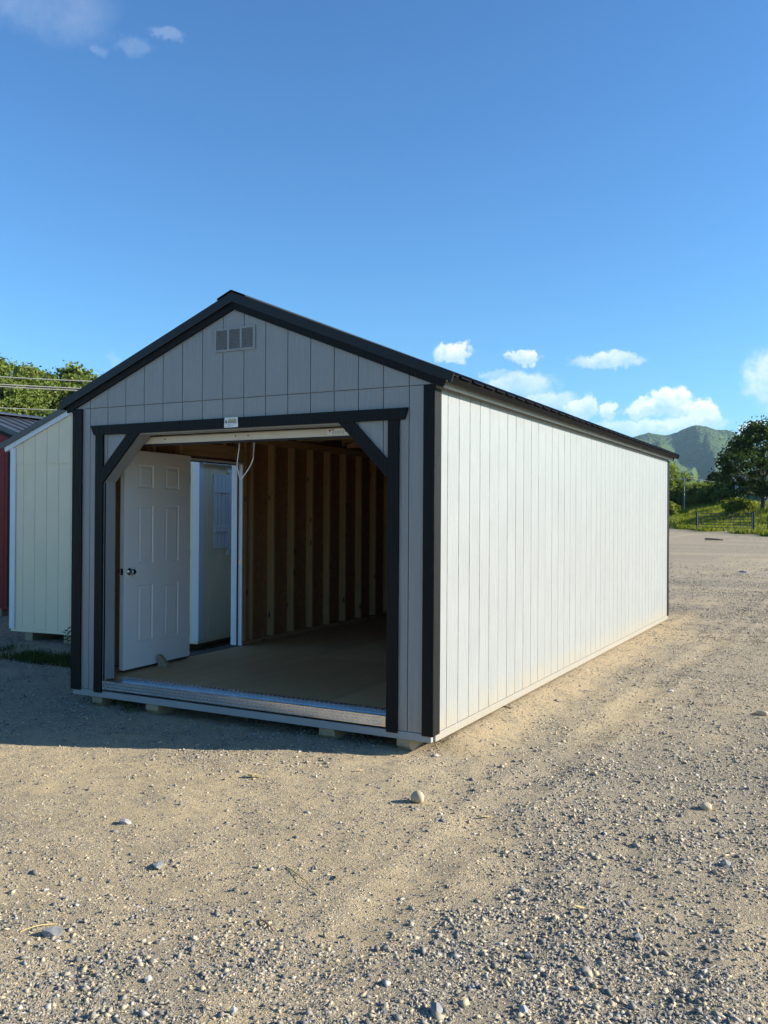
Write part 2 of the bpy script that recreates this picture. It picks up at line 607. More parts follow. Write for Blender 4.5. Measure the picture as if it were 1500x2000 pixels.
    M['leaf_dark'] = leaf('dark maple leaves', [(0.0, (0.036, 0.064, 0.020)), (0.6, (0.066, 0.108, 0.030)), (1.0, (0.13, 0.17, 0.05))], 0.4)
    M['leaf_mid'] = leaf('bush leaves', [(0.0, (0.15, 0.21, 0.05)), (0.6, (0.24, 0.30, 0.075)), (1.0, (0.33, 0.36, 0.11))], 0.6)
    M['grass'] = leaf('meadow grass', [(0.0, (0.16, 0.21, 0.03)), (0.5, (0.26, 0.30, 0.04)), (0.85, (0.36, 0.36, 0.06)), (1.0, (0.42, 0.38, 0.13))], 0.45)
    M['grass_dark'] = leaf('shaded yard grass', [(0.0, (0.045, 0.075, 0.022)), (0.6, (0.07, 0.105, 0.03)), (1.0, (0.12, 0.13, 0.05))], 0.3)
    M['bark'] = plain('bark', (0.075, 0.058, 0.043), 0.9, 0, 0.3, 8, 0.8, 14, 0.02)
    M['gate_green'] = plain('dark green tube gate', (0.006, 0.018, 0.015), 0.6, 0, 0.1)
    M['pole'] = plain('weathered light pole', (0.42, 0.41, 0.39), 0.8, 0, 0.08)
    M['wire'] = plain('pale cable', (0.36, 0.34, 0.31), 0.5)
    M['dumpster'] = plain('green painted steel', (0.05, 0.12, 0.105), 0.55, 0, 0.15, 2)
    M['car_white'] = plain('white car paint', (0.78, 0.79, 0.80), 0.25, 0, 0.02)
    M['tyre'] = plain('tyre rubber', (0.02, 0.02, 0.02), 0.8)
    M['house_grey'] = siding_paint('grey house siding', (0.36, 0.40, 0.40), 0.6, 0.2, 0.05)
    M['asphalt'] = plain('asphalt', (0.055, 0.058, 0.062), 0.85, 0, 0.15, 4, 0.3, 80)


make_materials()

# ------------------------------------------------------------------ terrain


def _hash(ix, iy, s):
    h = (ix * 374761393 + iy * 668265263 + s * 974634777) & 0xFFFFFFFF
    h = ((h ^ (h >> 13)) * 1274126177) & 0xFFFFFFFF
    return ((h ^ (h >> 16)) & 0xFFFFFF) / float(0xFFFFFF)


def vnoise(x, y, s=0):
    x = np.asarray(x, dtype=np.float64)
    y = np.asarray(y, dtype=np.float64)
    ix = np.floor(x).astype(np.int64)
    iy = np.floor(y).astype(np.int64)
    fx, fy = x - ix, y - iy
    fx = fx * fx * fx * (fx * (fx * 6 - 15) + 10)
    fy = fy * fy * fy * (fy * (fy * 6 - 15) + 10)
    a, b = _hash(ix, iy, s), _hash(ix + 1, iy, s)
    c, d = _hash(ix, iy + 1, s), _hash(ix + 1, iy + 1, s)
    return (a + (b - a) * fx) * (1 - fy) + (c + (d - c) * fx) * fy - 0.5


def fbm(x, y, s=0, o=4, g=0.5):
    r, a = 0, 1.0
    for k in range(o):
        r = r + a * vnoise(x * 2 ** k + 17.3 * k, y * 2 ** k - 9.1 * k, s + k)
        a *= g
    return r


def sstep(a, b, x):
    t = np.clip((x - a) / (b - a), 0, 1)
    return t * t * (3 - 2 * t)


def edge_t(x, y):
    """metres past the edge of the gravel lot (positive = meadow)"""
    return (y - (50.3 - (x + 1.94) * 1.89)) * 0.468


def track_x(y):
    return 0.80 + 0.02 * np.sin(y * 1.3) + 0.02 * np.maximum(y, 0) + 0.010 * np.maximum(y - 1, 0) ** 1.3


def terrain(x, y, fine=True):
    x = np.asarray(x, dtype=np.float64)
    y = np.asarray(y, dtype=np.float64)
    z = -0.085 + np.where(y < 0, 0.006 * y * np.exp(y / 30.0), np.where(y < 9, 0.0098 * y, 0.0882 + 0.0128 * (np.minimum(y, 75) - 9)))
    lot = 1 - sstep(-1.0, 2.0, edge_t(x, y))
    e = np.maximum(edge_t(x, y), 0)
    z = z + 2.0 * sstep(0.0, 13.0, e) * sstep(15, 40, y) + 0.16 * np.minimum(e, 3) / 3 * fbm(x * .5, y * .5, 61)
    # yard to the left falls away a little; wooded hillside farther off
    z = z - 0.02 * sstep(3.4, 5.5, -x) * (1 - sstep(20, 40, y))
    r = np.hypot(x, y)
    z = z + 7.0 * sstep(45, 110, -x) * sstep(20, 60, r)
    # dirt banked against the long right wall of the garage
    lip = np.where(x > 0.03, np.exp(-((x - 0.03) / 0.20) ** 2), np.exp(-((x - 0.03) / 0.16) ** 2))
    amt = np.clip(-0.012 - (-0.085 + 0.0098 * y), 0, 0.08)
    z = z + lip * amt * sstep(-0.02, 0.45, y) * (1 - sstep(8.4, 9.0, y))
    near = 1 - sstep(25, 60, r)
    z = z + 0.030 * fbm(x * .35, y * .35, 3, 3) * near * sstep(-1.5, -3.0, -np.abs(x + 1.7) + 0.0 * y - np.where((y > -0.4) & (y < 9), 0, 3))
    z = z + 0.013 * fbm(x * 1.1, y * 1.1, 5, 3) * near
    # tyre ruts
    for k, (off, w, dp) in enumerate(((0.0, 0.11, 0.009), (1.55, 0.14, 0.009))):
        u = (x - track_x(y) - off) / w
        z = z - dp * np.exp(-u * u) * near + dp * 0.6 * np.exp(-((np.abs(u) - 1.6) / 0.5) ** 2) * near
    v = (y + 1.72 - 0.42 * x - 0.02 * np.sin(2 * x)) / 0.12
    z = z - 0.006 * np.exp(-v * v) * sstep(0.2, -0.4, x) * near
    v = (y + 2.45 - 0.5 * x) / 0.13
    z = z - 0.006 * np.exp(-v * v) * sstep(0.6, 0.0, x) * near
    if fine:
        nr = 1 - sstep(10, 25, np.hypot(x - 2, y + 4))
        z = z + (0.012 * fbm(x * 5, y * 5, 9, 3) + 0.0035 * fbm(x * 26, y * 26, 15, 2)) * nr * lot
    return z


def gravel_mask(x, y):
    """0 = packed sand, 1 = loose grey stone"""
    x = np.asarray(x, dtype=np.float64)
    y = np.asarray(y, dtype=np.float64)
    g = 0.30 + 0.55 * sstep(-0.2, 1.9, x + 0.25 * y * (y < 0)) + 0.20 * sstep(-1.6, -3.2, y)
    g = g + 0.95 * fbm(x * .9 + 3, y * .6, 21, 4)
    g = g + 0.40 * sstep(1.5, 14.0, y)
    u = (x - track_x(y)) / 0.17
    g = g - (0.42 + 0.5 * fbm(x * 1.7, y * 1.1, 29, 3)) * np.exp(-u * u) * (1 - 0.5 * sstep(2, 6, y))
    u = (x - track_x(y) - 0.48) / 0.26
    g = g + 0.28 * np.exp(-u * u)
    u = (x - track_x(y) - 1.55) / 0.25
    g = g - 0.34 * np.exp(-u * u)
    v = (y + 1.72 - 0.42 * x) / 0.2
    g = g - 0.22 * np.exp(-v * v) * sstep(0.2, -0.4, x)
    g = g - 0.55 * np.exp(-((x - 0.15) / 0.22) ** 2) * sstep(-0.1, 0.3, y) * (1 - sstep(9, 10, y))
    # stony ground in front of the opening, with darker shade put into its colour
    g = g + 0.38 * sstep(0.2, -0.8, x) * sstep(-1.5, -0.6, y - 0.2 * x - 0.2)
    return np.clip(g, 0, 1)


def make_ground():
    def axis(lo, hi, d, lo_far, hi_far):
        c = list(np.arange(lo, hi + 1e-6, d))
        s, p = d, hi
        while p < hi_far:
            s = min(s * 1.09, 400)
            p += s
            c.append(p)
        s, p = d, lo
        left = []
        while p > lo_far:
            s = min(s * 1.09, 400)
            p -= s
            left.append(p)
        return np.array(left[::-1] + c)
    xs = axis(-2.6, 4.2, 0.030, -6000, 6000)
    ys = axis(-3.9, 1.6, 0.030, -3000, 9000)
    X, Y = np.meshgrid(xs, ys)
    Z = terrain(X, Y)
    nx, ny = len(xs), len(ys)
    V = np.stack([X, Y, Z], -1).reshape(-1, 3)
    i = np.arange(nx * ny).reshape(ny, nx)
    Fc = np.stack([i[:-1, :-1], i[:-1, 1:], i[1:, 1:], i[1:, :-1]], -1).reshape(-1, 4)
    # ground material: packed sand, grey stone dust, meadow soil; colours follow the soil masks, painted shade before the opening included
    m, t, b = mat('gravel lot')
    geo = t.new('ShaderNodeNewGeometry')
    pos = geo.outputs['Position']
    at = t.new('ShaderNodeAttribute', attribute_name='soil')
    sc = t.new('ShaderNodeSeparateColor')
    t.l.new(at.outputs['Color'], sc.inputs[0])
    grav, mead, clay = sc.outputs[0], sc.outputs[1], sc.outputs[2]
    nA = t.noise(pos, 1.7, 5)
    nB = t.noise(pos, 22, 5, 0.62)
    nC = t.noise(pos, 150, 4, 0.7)
    sand = t.mix(t.smooth(nA.outputs[0], 0.3, 0.7), (0.70, 0.56, 0.345), (0.78, 0.63, 0.40))
    sand = t.mix(t.smooth(nB.outputs[0], 0.35, 0.7), sand, (0.82, 0.67, 0.44))
    sand = t.mix(t.smooth(nC.outputs[0], 0.38, 0.68), t.mix(0.55, sand, (0.34, 0.26, 0.155)), sand)
    dust = t.mix(t.smooth(nC.outputs[0], 0.35, 0.7), (0.27, 0.24, 0.195), (0.54, 0.465, 0.34))
    base = t.mix(t.smooth(grav, 0.25, 0.95, 0.0, 0.80), sand, dust)
    # small crushed stones where real ones are too fine to place one by one
    v1 = t.vor(pos, 88)
    v2 = t.vor(pos, 30)
    stonecol = t.ramp(t.new('ShaderNodeSeparateColor').outputs[0], [(0, 0.2), (1, 0.4)])
    s1 = t.new('ShaderNodeSeparateColor')
    t.l.new(v1.outputs['Color'], s1.inputs[0])
    s2 = t.new('ShaderNodeSeparateColor')
    t.l.new(v2.outputs['Color'], s2.inputs[0])
    sc1 = t.ramp(s1.outputs[0], [(0.0, (0.17, 0.175, 0.18)), (0.4, (0.30, 0.29, 0.275)), (0.75, (0.50, 0.43, 0.31)), (1.0, (0.58, 0.55, 0.48))])
    sc2 = t.ramp(s2.outputs[0], [(0.0, (0.16, 0.165, 0.17)), (0.5, (0.29, 0.285, 0.275)), (0.8, (0.46, 0.41, 0.32)), (1.0, (0.56, 0.54, 0.49))])
    th1 = t.math('ADD', 0.28, t.math('MULTIPLY', grav, 0.50))
    m1 = t.math('MULTIPLY', t.math('LESS_THAN', s1.outputs[1], th1), t.smooth(v1.outputs['Distance'], 0.33, 0.42, 1.0, 0.0))
    th2 = t.math('ADD', 0.02, t.math('MULTIPLY', grav, 0.30))
    m2 = t.math('MULTIPLY', t.math('LESS_THAN', s2.outputs[1], th2), t.smooth(v2.outputs['Distance'], 0.30, 0.38, 1.0, 0.0))
    base = t.mix(t.math('MULTIPLY', m1, 0.9), base, sc1)
    base = t.mix(m2, base, sc2)
    base = t.mix(t.math('MULTIPLY', clay, t.smooth(nB.outputs[0], 0.2, 0.6, 0.6, 1.0)), base, (0.50, 0.35, 0.19))
    soil = t.mix(t.smooth(t.noise(pos, 0.6, 5).outputs[0], 0.3, 0.7), (0.16, 0.20, 0.028), (0.27, 0.28, 0.045))
    st = t.noise(t.mapping(pos, (0.10, 0.55, 1.0)), 1.0, 5, 0.6)
    base = t.mix(t.smooth(st.outputs[0], 0.42, 0.66, 0.0, 0.42), base, (0.66, 0.54, 0.36))
    base = t.mix(t.smooth(st.outputs[0], 0.30, 0.46, 0.40, 0.0), base, (0.30, 0.265, 0.215))
    pt = t.noise(pos, 5.0, 7, 0.78)
    base = t.mix(t.smooth(pt.outputs[0], 0.50, 0.60, 0.0, 0.38), base, (0.27, 0.245, 0.205))
    base = t.mix(mead, base, soil)
    base = t.mix(1.0, base, (0.715, 0.695, 0.67), 'MULTIPLY')
    t.put(b.inputs['Base Color'], base)
    b.inputs['Roughness'].default_value = 0.95
    b.inputs['Specular IOR Level'].default_value = 0.15
    h1 = t.math('MULTIPLY', m1, t.smooth(v1.outputs['Distance'], 0.0, 0.42, 1.0, 0.2))
    h2 = t.math('MULTIPLY', m2, t.smooth(v2.outputs['Distance'], 0.0, 0.38, 1.0, 0.2))
    h = t.math('ADD', t.math('MULTIPLY', h1, 0.55), t.math('MULTIPLY', h2, 1.3))
    h = t.math('ADD', h, t.math('MULTIPLY', nC.outputs[0], 1.5))
    h = t.math('ADD', h, t.math('MULTIPLY', nB.outputs[0], 0.9))
    t.l.new(t.bump(h, 0.9, 0.011), b.inputs['Normal'])
    me = np_mesh('ground', V, Fc, m, True)
    ca = me.color_attributes.new('soil', 'FLOAT_COLOR', 'POINT')
    x, y = V[:, 0], V[:, 1]
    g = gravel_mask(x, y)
    md = sstep(-0.8, 1.2, edge_t(x, y) + 1.2 * fbm(x * .7, y * .7, 71))
    md = np.maximum(md, sstep(28, 40, -x) * 0.95)
    yard = sstep(0.10, 0.38, fbm(x * .8, y * .8, 33) + 0.10) * sstep(3.6, 4.4, -x) * sstep(1.0, 1.8, y) * (1 - sstep(9, 12, y)) * 0.85
    md = np.maximum(md, yard)
    cl = np.exp(-((x - 0.13) / 0.24) ** 2) * sstep(-0.05, 0.25, y) * (1 - sstep(9, 10, y)) * 0.30
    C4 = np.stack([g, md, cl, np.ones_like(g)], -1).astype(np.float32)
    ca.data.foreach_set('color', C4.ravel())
    o = link('ground', me)
    tag(o, 'sandy gravel lot with grey crushed stone and tyre tracks', None, None, 'structure')
    return o


make_ground()


def make_gravel():
    # crushed stone, loose on the lot: small open chips and larger solid stones in one mass
    N = 960000
    d = np.exp(RNG.uniform(np.log(2.2), np.log(30), N))
    a = yaw + RNG.uniform(-R(30), R(30), N)
    x = CAM.x + d * np.sin(a)
    y = CAM.y + d * np.cos(a)
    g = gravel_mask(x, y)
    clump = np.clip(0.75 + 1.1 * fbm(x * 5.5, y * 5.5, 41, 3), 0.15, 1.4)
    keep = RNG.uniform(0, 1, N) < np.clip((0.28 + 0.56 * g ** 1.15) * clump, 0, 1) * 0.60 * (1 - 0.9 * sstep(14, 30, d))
    keep &= ~((x > -3.45) & (x < 0.02) & (y > 0.35) & (y < 8.7))
    keep &= ~((x < -4.2) & (x > -7.4) & (y > 2.6))
    keep &= edge_t(x, y) < 0.5
    x, y, d, g = x[keep], y[keep], d[keep], g[keep]
    n = len(x)
    s = np.exp(RNG.normal(np.log(0.0048), 0.46, n)) * (0.9 + 0.25 * g)
    s = np.where(RNG.uniform(0, 1, n) < 0.016, s * 1.7, s)
    s = np.clip(np.maximum(s, 0.0008 * d), 0.0026, 0.024 + 0.0004 * d)
    big = s > 0.0095
    parts_v, parts_f, off = [], [], 0
    oct_v = np.array([(1, 0, 0), (-1, 0, 0), (0, 1, 0), (0, -1, 0), (0, 0, 1), (0, 0, -1)], float)
    oct_f = np.array([(0, 2, 4), (2, 1, 4), (1, 3, 4), (3, 0, 4), (2, 0, 5), (1, 2, 5), (3, 1, 5), (0, 3, 5)])
    pyr_v = np.array([(1, 0, -.3), (0, 1, -.3), (-1, 0, -.3), (0, -1, -.3), (0, 0, 1)], float)
    pyr_f = np.array([(0, 1, 4), (1, 2, 4), (2, 3, 4), (3, 0, 4)])
    for sel, bv, bf in ((big, oct_v, oct_f), (~big, pyr_v, pyr_f)):
        k = int(sel.sum())
        xs, ys, ss = x[sel], y[sel], s[sel]
        nv = len(bv)
        V = bv[None] * RNG.uniform(0.55, 1.3, (k, nv, 1)) + RNG.uniform(-0.5, 0.5, (k, nv, 3)) * np.array([1, 1, 0.6])
        V[..., 2] *= 0.75
        sc = np.stack([ss * RNG.uniform(0.75, 1.4, k), ss * RNG.uniform(0.55, 1.05, k), ss * RNG.uniform(0.6, 1.15, k)], -1)
        V = V * sc[:, None, :]
        an = RNG.uniform(0, 2 * np.pi, k)
        ti = RNG.normal(0, 0.32, k)
        ca, sa, ct, st = np.cos(an), np.sin(an), np.cos(ti), np.sin(ti)
        y2 = V[..., 1] * ct[:, None] - V[..., 2] * st[:, None]
        z2 = V[..., 1] * st[:, None] + V[..., 2] * ct[:, None]
        x3 = V[..., 0] * ca[:, None] - y2 * sa[:, None]
        y3 = V[..., 0] * sa[:, None] + y2 * ca[:, None]
        z0 = terrain(xs, ys) + ss * RNG.uniform(-0.12, 0.22, k)
        parts_v.append(np.stack([x3 + xs[:, None], y3 + ys[:, None], z2 + z0[:, None]], -1).reshape(-1, 3))
        parts_f.append((bf[None] + off + (np.arange(k) * nv)[:, None, None]).reshape(-1, 3))
        off += k * nv
    o = link('gravel', np_mesh('gravel', np.concatenate(parts_v), np.concatenate(parts_f), MATS['stone']))
    tag(o, 'loose grey and tan crushed stone scattered over the lot', 'gravel', None, 'stuff')


make_gravel()


def make_grit():
    # the finest grit of the near lot: little four-sided chips
    N = 330000
    d = np.exp(RNG.uniform(np.log(2.3), np.log(9), N))
    a = yaw + RNG.uniform(-R(29), R(29), N)
    x = CAM.x + d * np.sin(a)
    y = CAM.y + d * np.cos(a)
    cl = np.clip(0.62 + 1.2 * fbm(x * 7, y * 7, 51, 3), 0.1, 1)
    keep = RNG.uniform(0, 1, N) < cl * 0.85
    keep &= ~((x > -3.45) & (x < 0.02) & (y > 0.1))
    x, y, d = x[keep], y[keep], d[keep]
    n = len(x)
    s = np.maximum(np.exp(RNG.normal(np.log(0.0030), 0.35, n)), 0.00055 * d)
    b = np.array([(1, 0, 0), (0, 1, 0), (-1, 0, 0), (0, -1, 0), (0, 0, 1)], float)
    V = b[None] * RNG.uniform(0.5, 1.3, (n, 5, 1)) + RNG.uniform(-0.4, 0.4, (n, 5, 3)) * np.array([1, 1, 0.15])
    V[:, 4, 2] *= 0.85
    V = V * s[:, None, None]
    an = RNG.uniform(0, 2 * np.pi, n)
    ca, sa = np.cos(an)[:, None], np.sin(an)[:, None]
    P = np.stack([V[..., 0] * ca - V[..., 1] * sa + x[:, None], V[..., 0] * sa + V[..., 1] * ca + y[:, None],
                  V[..., 2] + (terrain(x, y) - s * 0.15)[:, None]], -1).reshape(-1, 3)
    f = np.array([(0, 1, 4), (1, 2, 4), (2, 3, 4), (3, 0, 4)])
    Fc = (f[None] + (np.arange(n) * 5)[:, None, None]).reshape(-1, 3)
    o = link('grit', np_mesh('grit', P, Fc, MATS['grit']))
    tag(o, 'fine sandy grit between the stones of the lot', 'grit', None, 'stuff')


make_grit()

# ------------------------------------------------------------------ mountain


def make_mountain():
    prof = [(-80, 3.0), (-60, 3.4), (-45, 3.0), (-30, 3.2), (-22, 3.4), (-16, 4.1), (-13.2, 4.75), (-12.0, 5.15), (-11.4, 5.28), (-10.4, 5.10),
            (-9.7, 5.28), (-9.1, 5.58), (-8.65, 5.70), (-8.0, 5.58), (-7.4, 5.36), (-6.9, 5.36), (-6.5, 5.22), (-6.0, 4.85), (-5.2, 4.3), (-4.0, 4.0),
            (0, 3.4), (8, 3.8), (18, 3.1), (30, 3.5), (45, 2.8)]
    pa, pe = np.array(prof).T
    az = np.concatenate([np.arange(-80, -15, 0.6), np.arange(-15, -2, 0.07), np.arange(-2, 45, 0.6)])
    D = 3400.0
    t = np.concatenate([np.linspace(0, 1, 110), np.linspace(1.02, 1.5, 12)])
    A, T = np.meshgrid(az, t)
    Hh = np.interp(A, pa, pe)
    rad = 1500 + T * (D - 1500)
    top = np.tan(np.radians(Hh)) * D
    prof_t = np.where(T <= 1, (0.12 * T + 0.88 * T ** 1.35), np.maximum(0, 1 - (T - 1) * 1.6))
    X = CAM.x + rad * np.sin(np.radians(A))
    Y = CAM.y + rad * np.cos(np.radians(A))
    # spurs and hollows running down from the crest
    sp = np.abs(vnoise(A * 0.62 + 0.9 * T + 5, T * 1.1, 81)) * 2
    sp2 = np.abs(vnoise(A * 1.5 - 1.3 * T + 9, T * 2.3, 83)) * 2
    amp = np.sin(np.clip(T, 0, 1) * np.pi) ** 0.8
    Z = top * prof_t + (70 * (sp - 0.5) + 38 * (sp2 - 0.5)) * amp + 10 * fbm(X / 90, Y / 90, 87, 3) * np.clip(amp + 0.1, 0, 1)
    Z = Z + 4.0 * np.abs(fbm(X / 16, Y / 16, 91, 2))
    Z = np.where(T == 0, -2, Z)
    nx, ny = len(az), len(t)
    V = np.stack([X, Y, Z], -1).reshape(-1, 3)
    i = np.arange(nx * ny).reshape(ny, nx)
    Fc = np.stack([i[:-1, :-1], i[:-1, 1:], i[1:, 1:], i[1:, :-1]], -1).reshape(-1, 4)
    m, tt, b = mat('forested mountain')
    geo = tt.new('ShaderNodeNewGeometry')
    pos = geo.outputs['Position']
    v = tt.vor(pos, 0.075)
    n = tt.noise(pos, 0.006, 5, 0.6)
    sc = tt.new('ShaderNodeSeparateColor')
    tt.l.new(v.outputs['Color'], sc.inputs[0])
    c = tt.mix(sc.outputs[0], (0.020, 0.042, 0.013), (0.052, 0.084, 0.026))
    c = tt.mix(tt.smooth(n.outputs[0], 0.35, 0.7), c, (0.072, 0.105, 0.032))
    tt.put(b.inputs['Base Color'], c)
    b.inputs['Roughness'].default_value = 0.9
    b.inputs['Specular IOR Level'].default_value = 0.1
    tt.l.new(tt.bump(tt.smooth(v.outputs['Distance'], 0.0, 0.8, 1, 0), 1.0, 9.0), b.inputs['Normal'])
    o = link('mountain', np_mesh('mountain', V, Fc, m, True))
    tag(o, 'forested mountain with rounded peak fading blue in the distance', None, None, 'structure')


make_mountain()

# ------------------------------------------------------------------ sheds

GAP = 0.0065
PITCH = 0.2032


def board_mesh(name, w, z0, z1, t, m, ch=0.0022):
    """upright board centred on x=0, front at y=-t, with eased long edges"""
    h = w / 2
    poly = [(-h, 0), (-h, -t + ch), (-h + ch, -t), (h - ch, -t), (h, -t + ch), (h, 0)]
    mb = MB()
    vs = [(p[0], p[1], z0) for p in poly] + [(p[0], p[1], z1) for p in poly]
    n = len(poly)
    fs = [tuple(range(n - 1, -1, -1)), tuple(range(n, 2 * n))] + [(i, (i + 1) % n, (i + 1) % n + n, i + n) for i in range(n)]
    mb.add(vs, fs)
    return mb.mesh(name, m)


def cut_boards(parent, edges, lowf, highf, breaks, y0, y1, m, name='siding_board'):
    """boards in the xz plane between consecutive x edges, clipped below/above by functions of x"""
    for a, b in zip(edges[:-1], edges[1:]):
        a2, b2 = a + GAP / 2, b - GAP / 2
        cuts = [a2] + sorted(q for q in breaks if a2 + 1e-4 < q < b2 - 1e-4) + [b2]
        mb = MB()
        for c, d in zip(cuts[:-1], cuts[1:]):
            e = 1e-5
            l0, l1, h0, h1 = lowf(c + e), lowf(d - e), highf(c + e), highf(d - e)
            if h0 - l0 < 0.004 and h1 - l1 < 0.004:
                continue
            poly = [(c, l0), (d, l1), (d, max(h1, l1 + 0.001)), (c, max(h0, l0 + 0.001))]
            mb.prism(poly, 'y', y0, y1)
        if mb.v:
            mb.build(name, m, parent)


def roof_panels(parent, ridge_x, ridge_z, slope, half, y0, y1, m, side, rib=0.229):
    """ribbed metal sheets on one slope; side=+1 falls towards +x"""
    w = rib * 4
    n = int(math.ceil((y1 - y0) / w))
    prof = []
    y = 0.0
    for k in range(4):
        c = rib * (k + 0.5)
        prof += [(c - 0.030, 0.0), (c - 0.013, 0.019), (c + 0.013, 0.019), (c + 0.030, 0.0)]
    prof = [(0.0, 0.0)] + prof + [(w, 0.0)]
    mb = MB()
    th = 0.0022
    cs = math.sqrt(1 + slope * slope)
    vs = []
    for (u, h) in prof:
        for s_, dz in ((0, 0), (half, 0), (0, -th), (half, -th)):
            vs.append((side * s_, u, -slope * s_ + (h + dz) * cs))
    fs = []
    for i in range(len(prof) - 1):
        a, b = i * 4, (i + 1) * 4
        fs += [(a, b, b + 1, a + 1) if side < 0 else (a, a + 1, b + 1, b), (a + 2, a + 3, b + 3, b + 2), (a + 1, a + 3, b + 3, b + 1), (a, b, b + 2, a + 2)]
    e = len(prof) * 4 - 4
    fs += [(0, 1, 3, 2), (e, e + 2, e + 3, e + 1)]
    mb.add(vs, fs)
    me = mb.mesh('roof_panel', m)
    for k in range(n):
        yy = y0 + k * w
        if k == n - 1:
            yy = y1 - w
        link('roof_panel', me, parent, (ridge_x, yy, ridge_z + (0.002 if k == n - 1 else 0)))


W, L = 3.41, 8.58
TW = 2.43                   # side wall top
SLOPE = 0.402
RX = -W / 2


def rake_z(x, base=3.150):
    return base - SLOPE * abs(x - RX)


OX0, OX1, OZ, OC = -3.063, -0.348, 2.213, 0.39      # opening, its top, its corner chamfer


def open_top(x):
    return min(OZ, OZ - OC + (x - OX0), OZ - OC + (OX1 - x))


def garage():
    M = MATS
    g = thing('portable_garage', 'light grey portable garage with black trim, open front and black metal roof', 'shed', (0, 0, 0))
    # ---- front wall
    brk = [OX0, OX0 + OC, OX1 - OC, OX1, RX]
    low = lambda x: 0.058 if (x < OX0 or x > OX1) else open_top(x)
    fw = MB()
    cuts = [-W + 0.012] + brk[:2] + [RX] + brk[2:4] + [-0.012]
    cuts = sorted(set(cuts))
    for c, d in zip(cuts[:-1], cuts[1:]):
        e = 1e-5
        poly = [(c, low(c + e)), (d, low(d - e)), (d, rake_z(d) + 0.03), (c, rake_z(c) + 0.03)]
        fw.prism(poly, 'y', 0.0050, 0.0070, 0)
        fw.prism(poly, 'y', 0.0072, 0.0094, 1)
    front = fw.build('front_wall', [M['siding_back'], M['osb']], g)
    ex = [0.0] + [-0.1859 - PITCH * j for j in range(16)] + [-W]
    ex = ex[::-1]
    cut_boards(front, ex, low, lambda x: 2.4535, brk, -0.0075, 0.0048, M['siding'])
    cut_boards(front, ex, lambda x: 2.4585, lambda x: rake_z(x) + 0.02, [RX], -0.0105, 0.0048, M['siding'])
    # ---- right wall
    rw = MB()
    rw.box(-0.0095, -0.0060, 0.004, L - 0.004, 0.058, TW + 0.03, 0)
    rw.box(-0.0140, -0.0097, 0.004, L - 0.004, 0.058, TW + 0.03, 1)
    right = rw.build('right_wall', [M['siding_back'], M['osb']], g)
    ys = [0.0] + [0.2183 + PITCH * i for i in range(int((L - 0.22) / PITCH) + 1)]
    ys = [q for q in ys if q < L - 0.03] + [L]
    full = board_mesh('siding_board', PITCH - GAP, 0.058, TW + 0.02, 0.0145, M['siding'])
    half_l = board_mesh('siding_board', PITCH - GAP * 0.66, 0.058, TW + 0.02, 0.0145, M['siding'])
    for k, (a, b) in enumerate(zip(ys[:-1], ys[1:])):
        me = full if abs((b - a) - PITCH) < 1e-4 else board_mesh('siding_board', b - a - GAP, 0.058, TW + 0.02, 0.0145, M['siding'])
        sh = 0.0
        if me is full and k % 6 in (5, 0):          # either side of a shiplap sheet joint
            me, sh = half_l, (GAP * 0.17 if k % 6 == 5 else -GAP * 0.17)
        link('siding_board', me, right, (-0.0058, (a + b) / 2 + sh, 0), (0, 0, math.pi / 2))
    # ---- left wall with the side door opening, back wall
    DY0, DY1, DZ = 1.285, 2.215, 2.12
    lw = MB()
    for (a, b, c, d) in ((0.004, DY0, 0.058, TW + 0.03), (DY1, L - 0.004, 0.058, TW + 0.03), (DY0, DY1, DZ, TW + 0.03)):
        lw.box(-W + 0.006, -W + 0.0095, a, b, c, d, 0)
        lw.box(-W + 0.0097, -W + 0.0140, a, b, c, d, 1)
    left = lw.build('left_wall', [M['siding_back'], M['osb']], g)
    for a, b in zip(ys[:-1], ys[1:]):
        segs = [(a, b, 0.058, TW + 0.02)]
        if b > DY0 and a < DY1:
            segs = []
            if a < DY0:
                segs.append((a, DY0 + GAP / 2, 0.058, TW + 0.02))
            if b > DY1:
                segs.append((DY1 - GAP / 2, b, 0.058, TW + 0.02))
            segs.append((max(a, DY0), min(b, DY1), DZ, TW + 0.02))
        for (c, d, z0, z1) in segs:
            if d - c < 0.012:
                continue
            same = len(segs) == 1 and z0 < 0.1 and abs((b - a) - PITCH) < 1e-4
            me = full if same else board_mesh('siding_board', d - c - GAP, z0, z1, 0.0145, M['siding'])
            link('siding_board', me, left, (-W + 0.0058, (c + d) / 2, 0), (0, 0, -math.pi / 2))
    bw = MB()
    for c, d in ((-W + 0.012, RX), (RX, -0.012)):
        poly = [(c, 0.058), (d, 0.058), (d, rake_z(d) + 0.03), (c, rake_z(c) + 0.03)]
        bw.prism(poly, 'y', L - 0.009, L - 0.0045, 1)
        bw.prism(poly, 'y', L - 0.0042, L - 0.0005, 0)
    back = bw.build('back_wall', [M['siding_back'], M['osb']], g)
    cut_boards(back, ex, lambda x: 0.058, lambda x: rake_z(x) + 0.02, [RX], L - 0.0003, L + 0.0075, M['siding'])
    # ---- rim boards under the siding
    rim = MB().box(-W - 0.006, 0.006, -0.0125, 0.026, 0.0, 0.0545)
    MB().bbox(-W - 0.004, -0.002, -0.0125, 0.026, 0.0, 0.0545, 0.002).build('rim_board', M['jamb'], g)
    MB().bbox(-0.020, 0.0135, 0.0275, L - 0.03, 0.0, 0.0545, 0.002).build('rim_board', M['siding'], g)
    MB().bbox(-W - 0.0135, -W + 0.020, 0.0275, L - 0.03, 0.0, 0.0545, 0.002).build('rim_board', M['siding'], g)
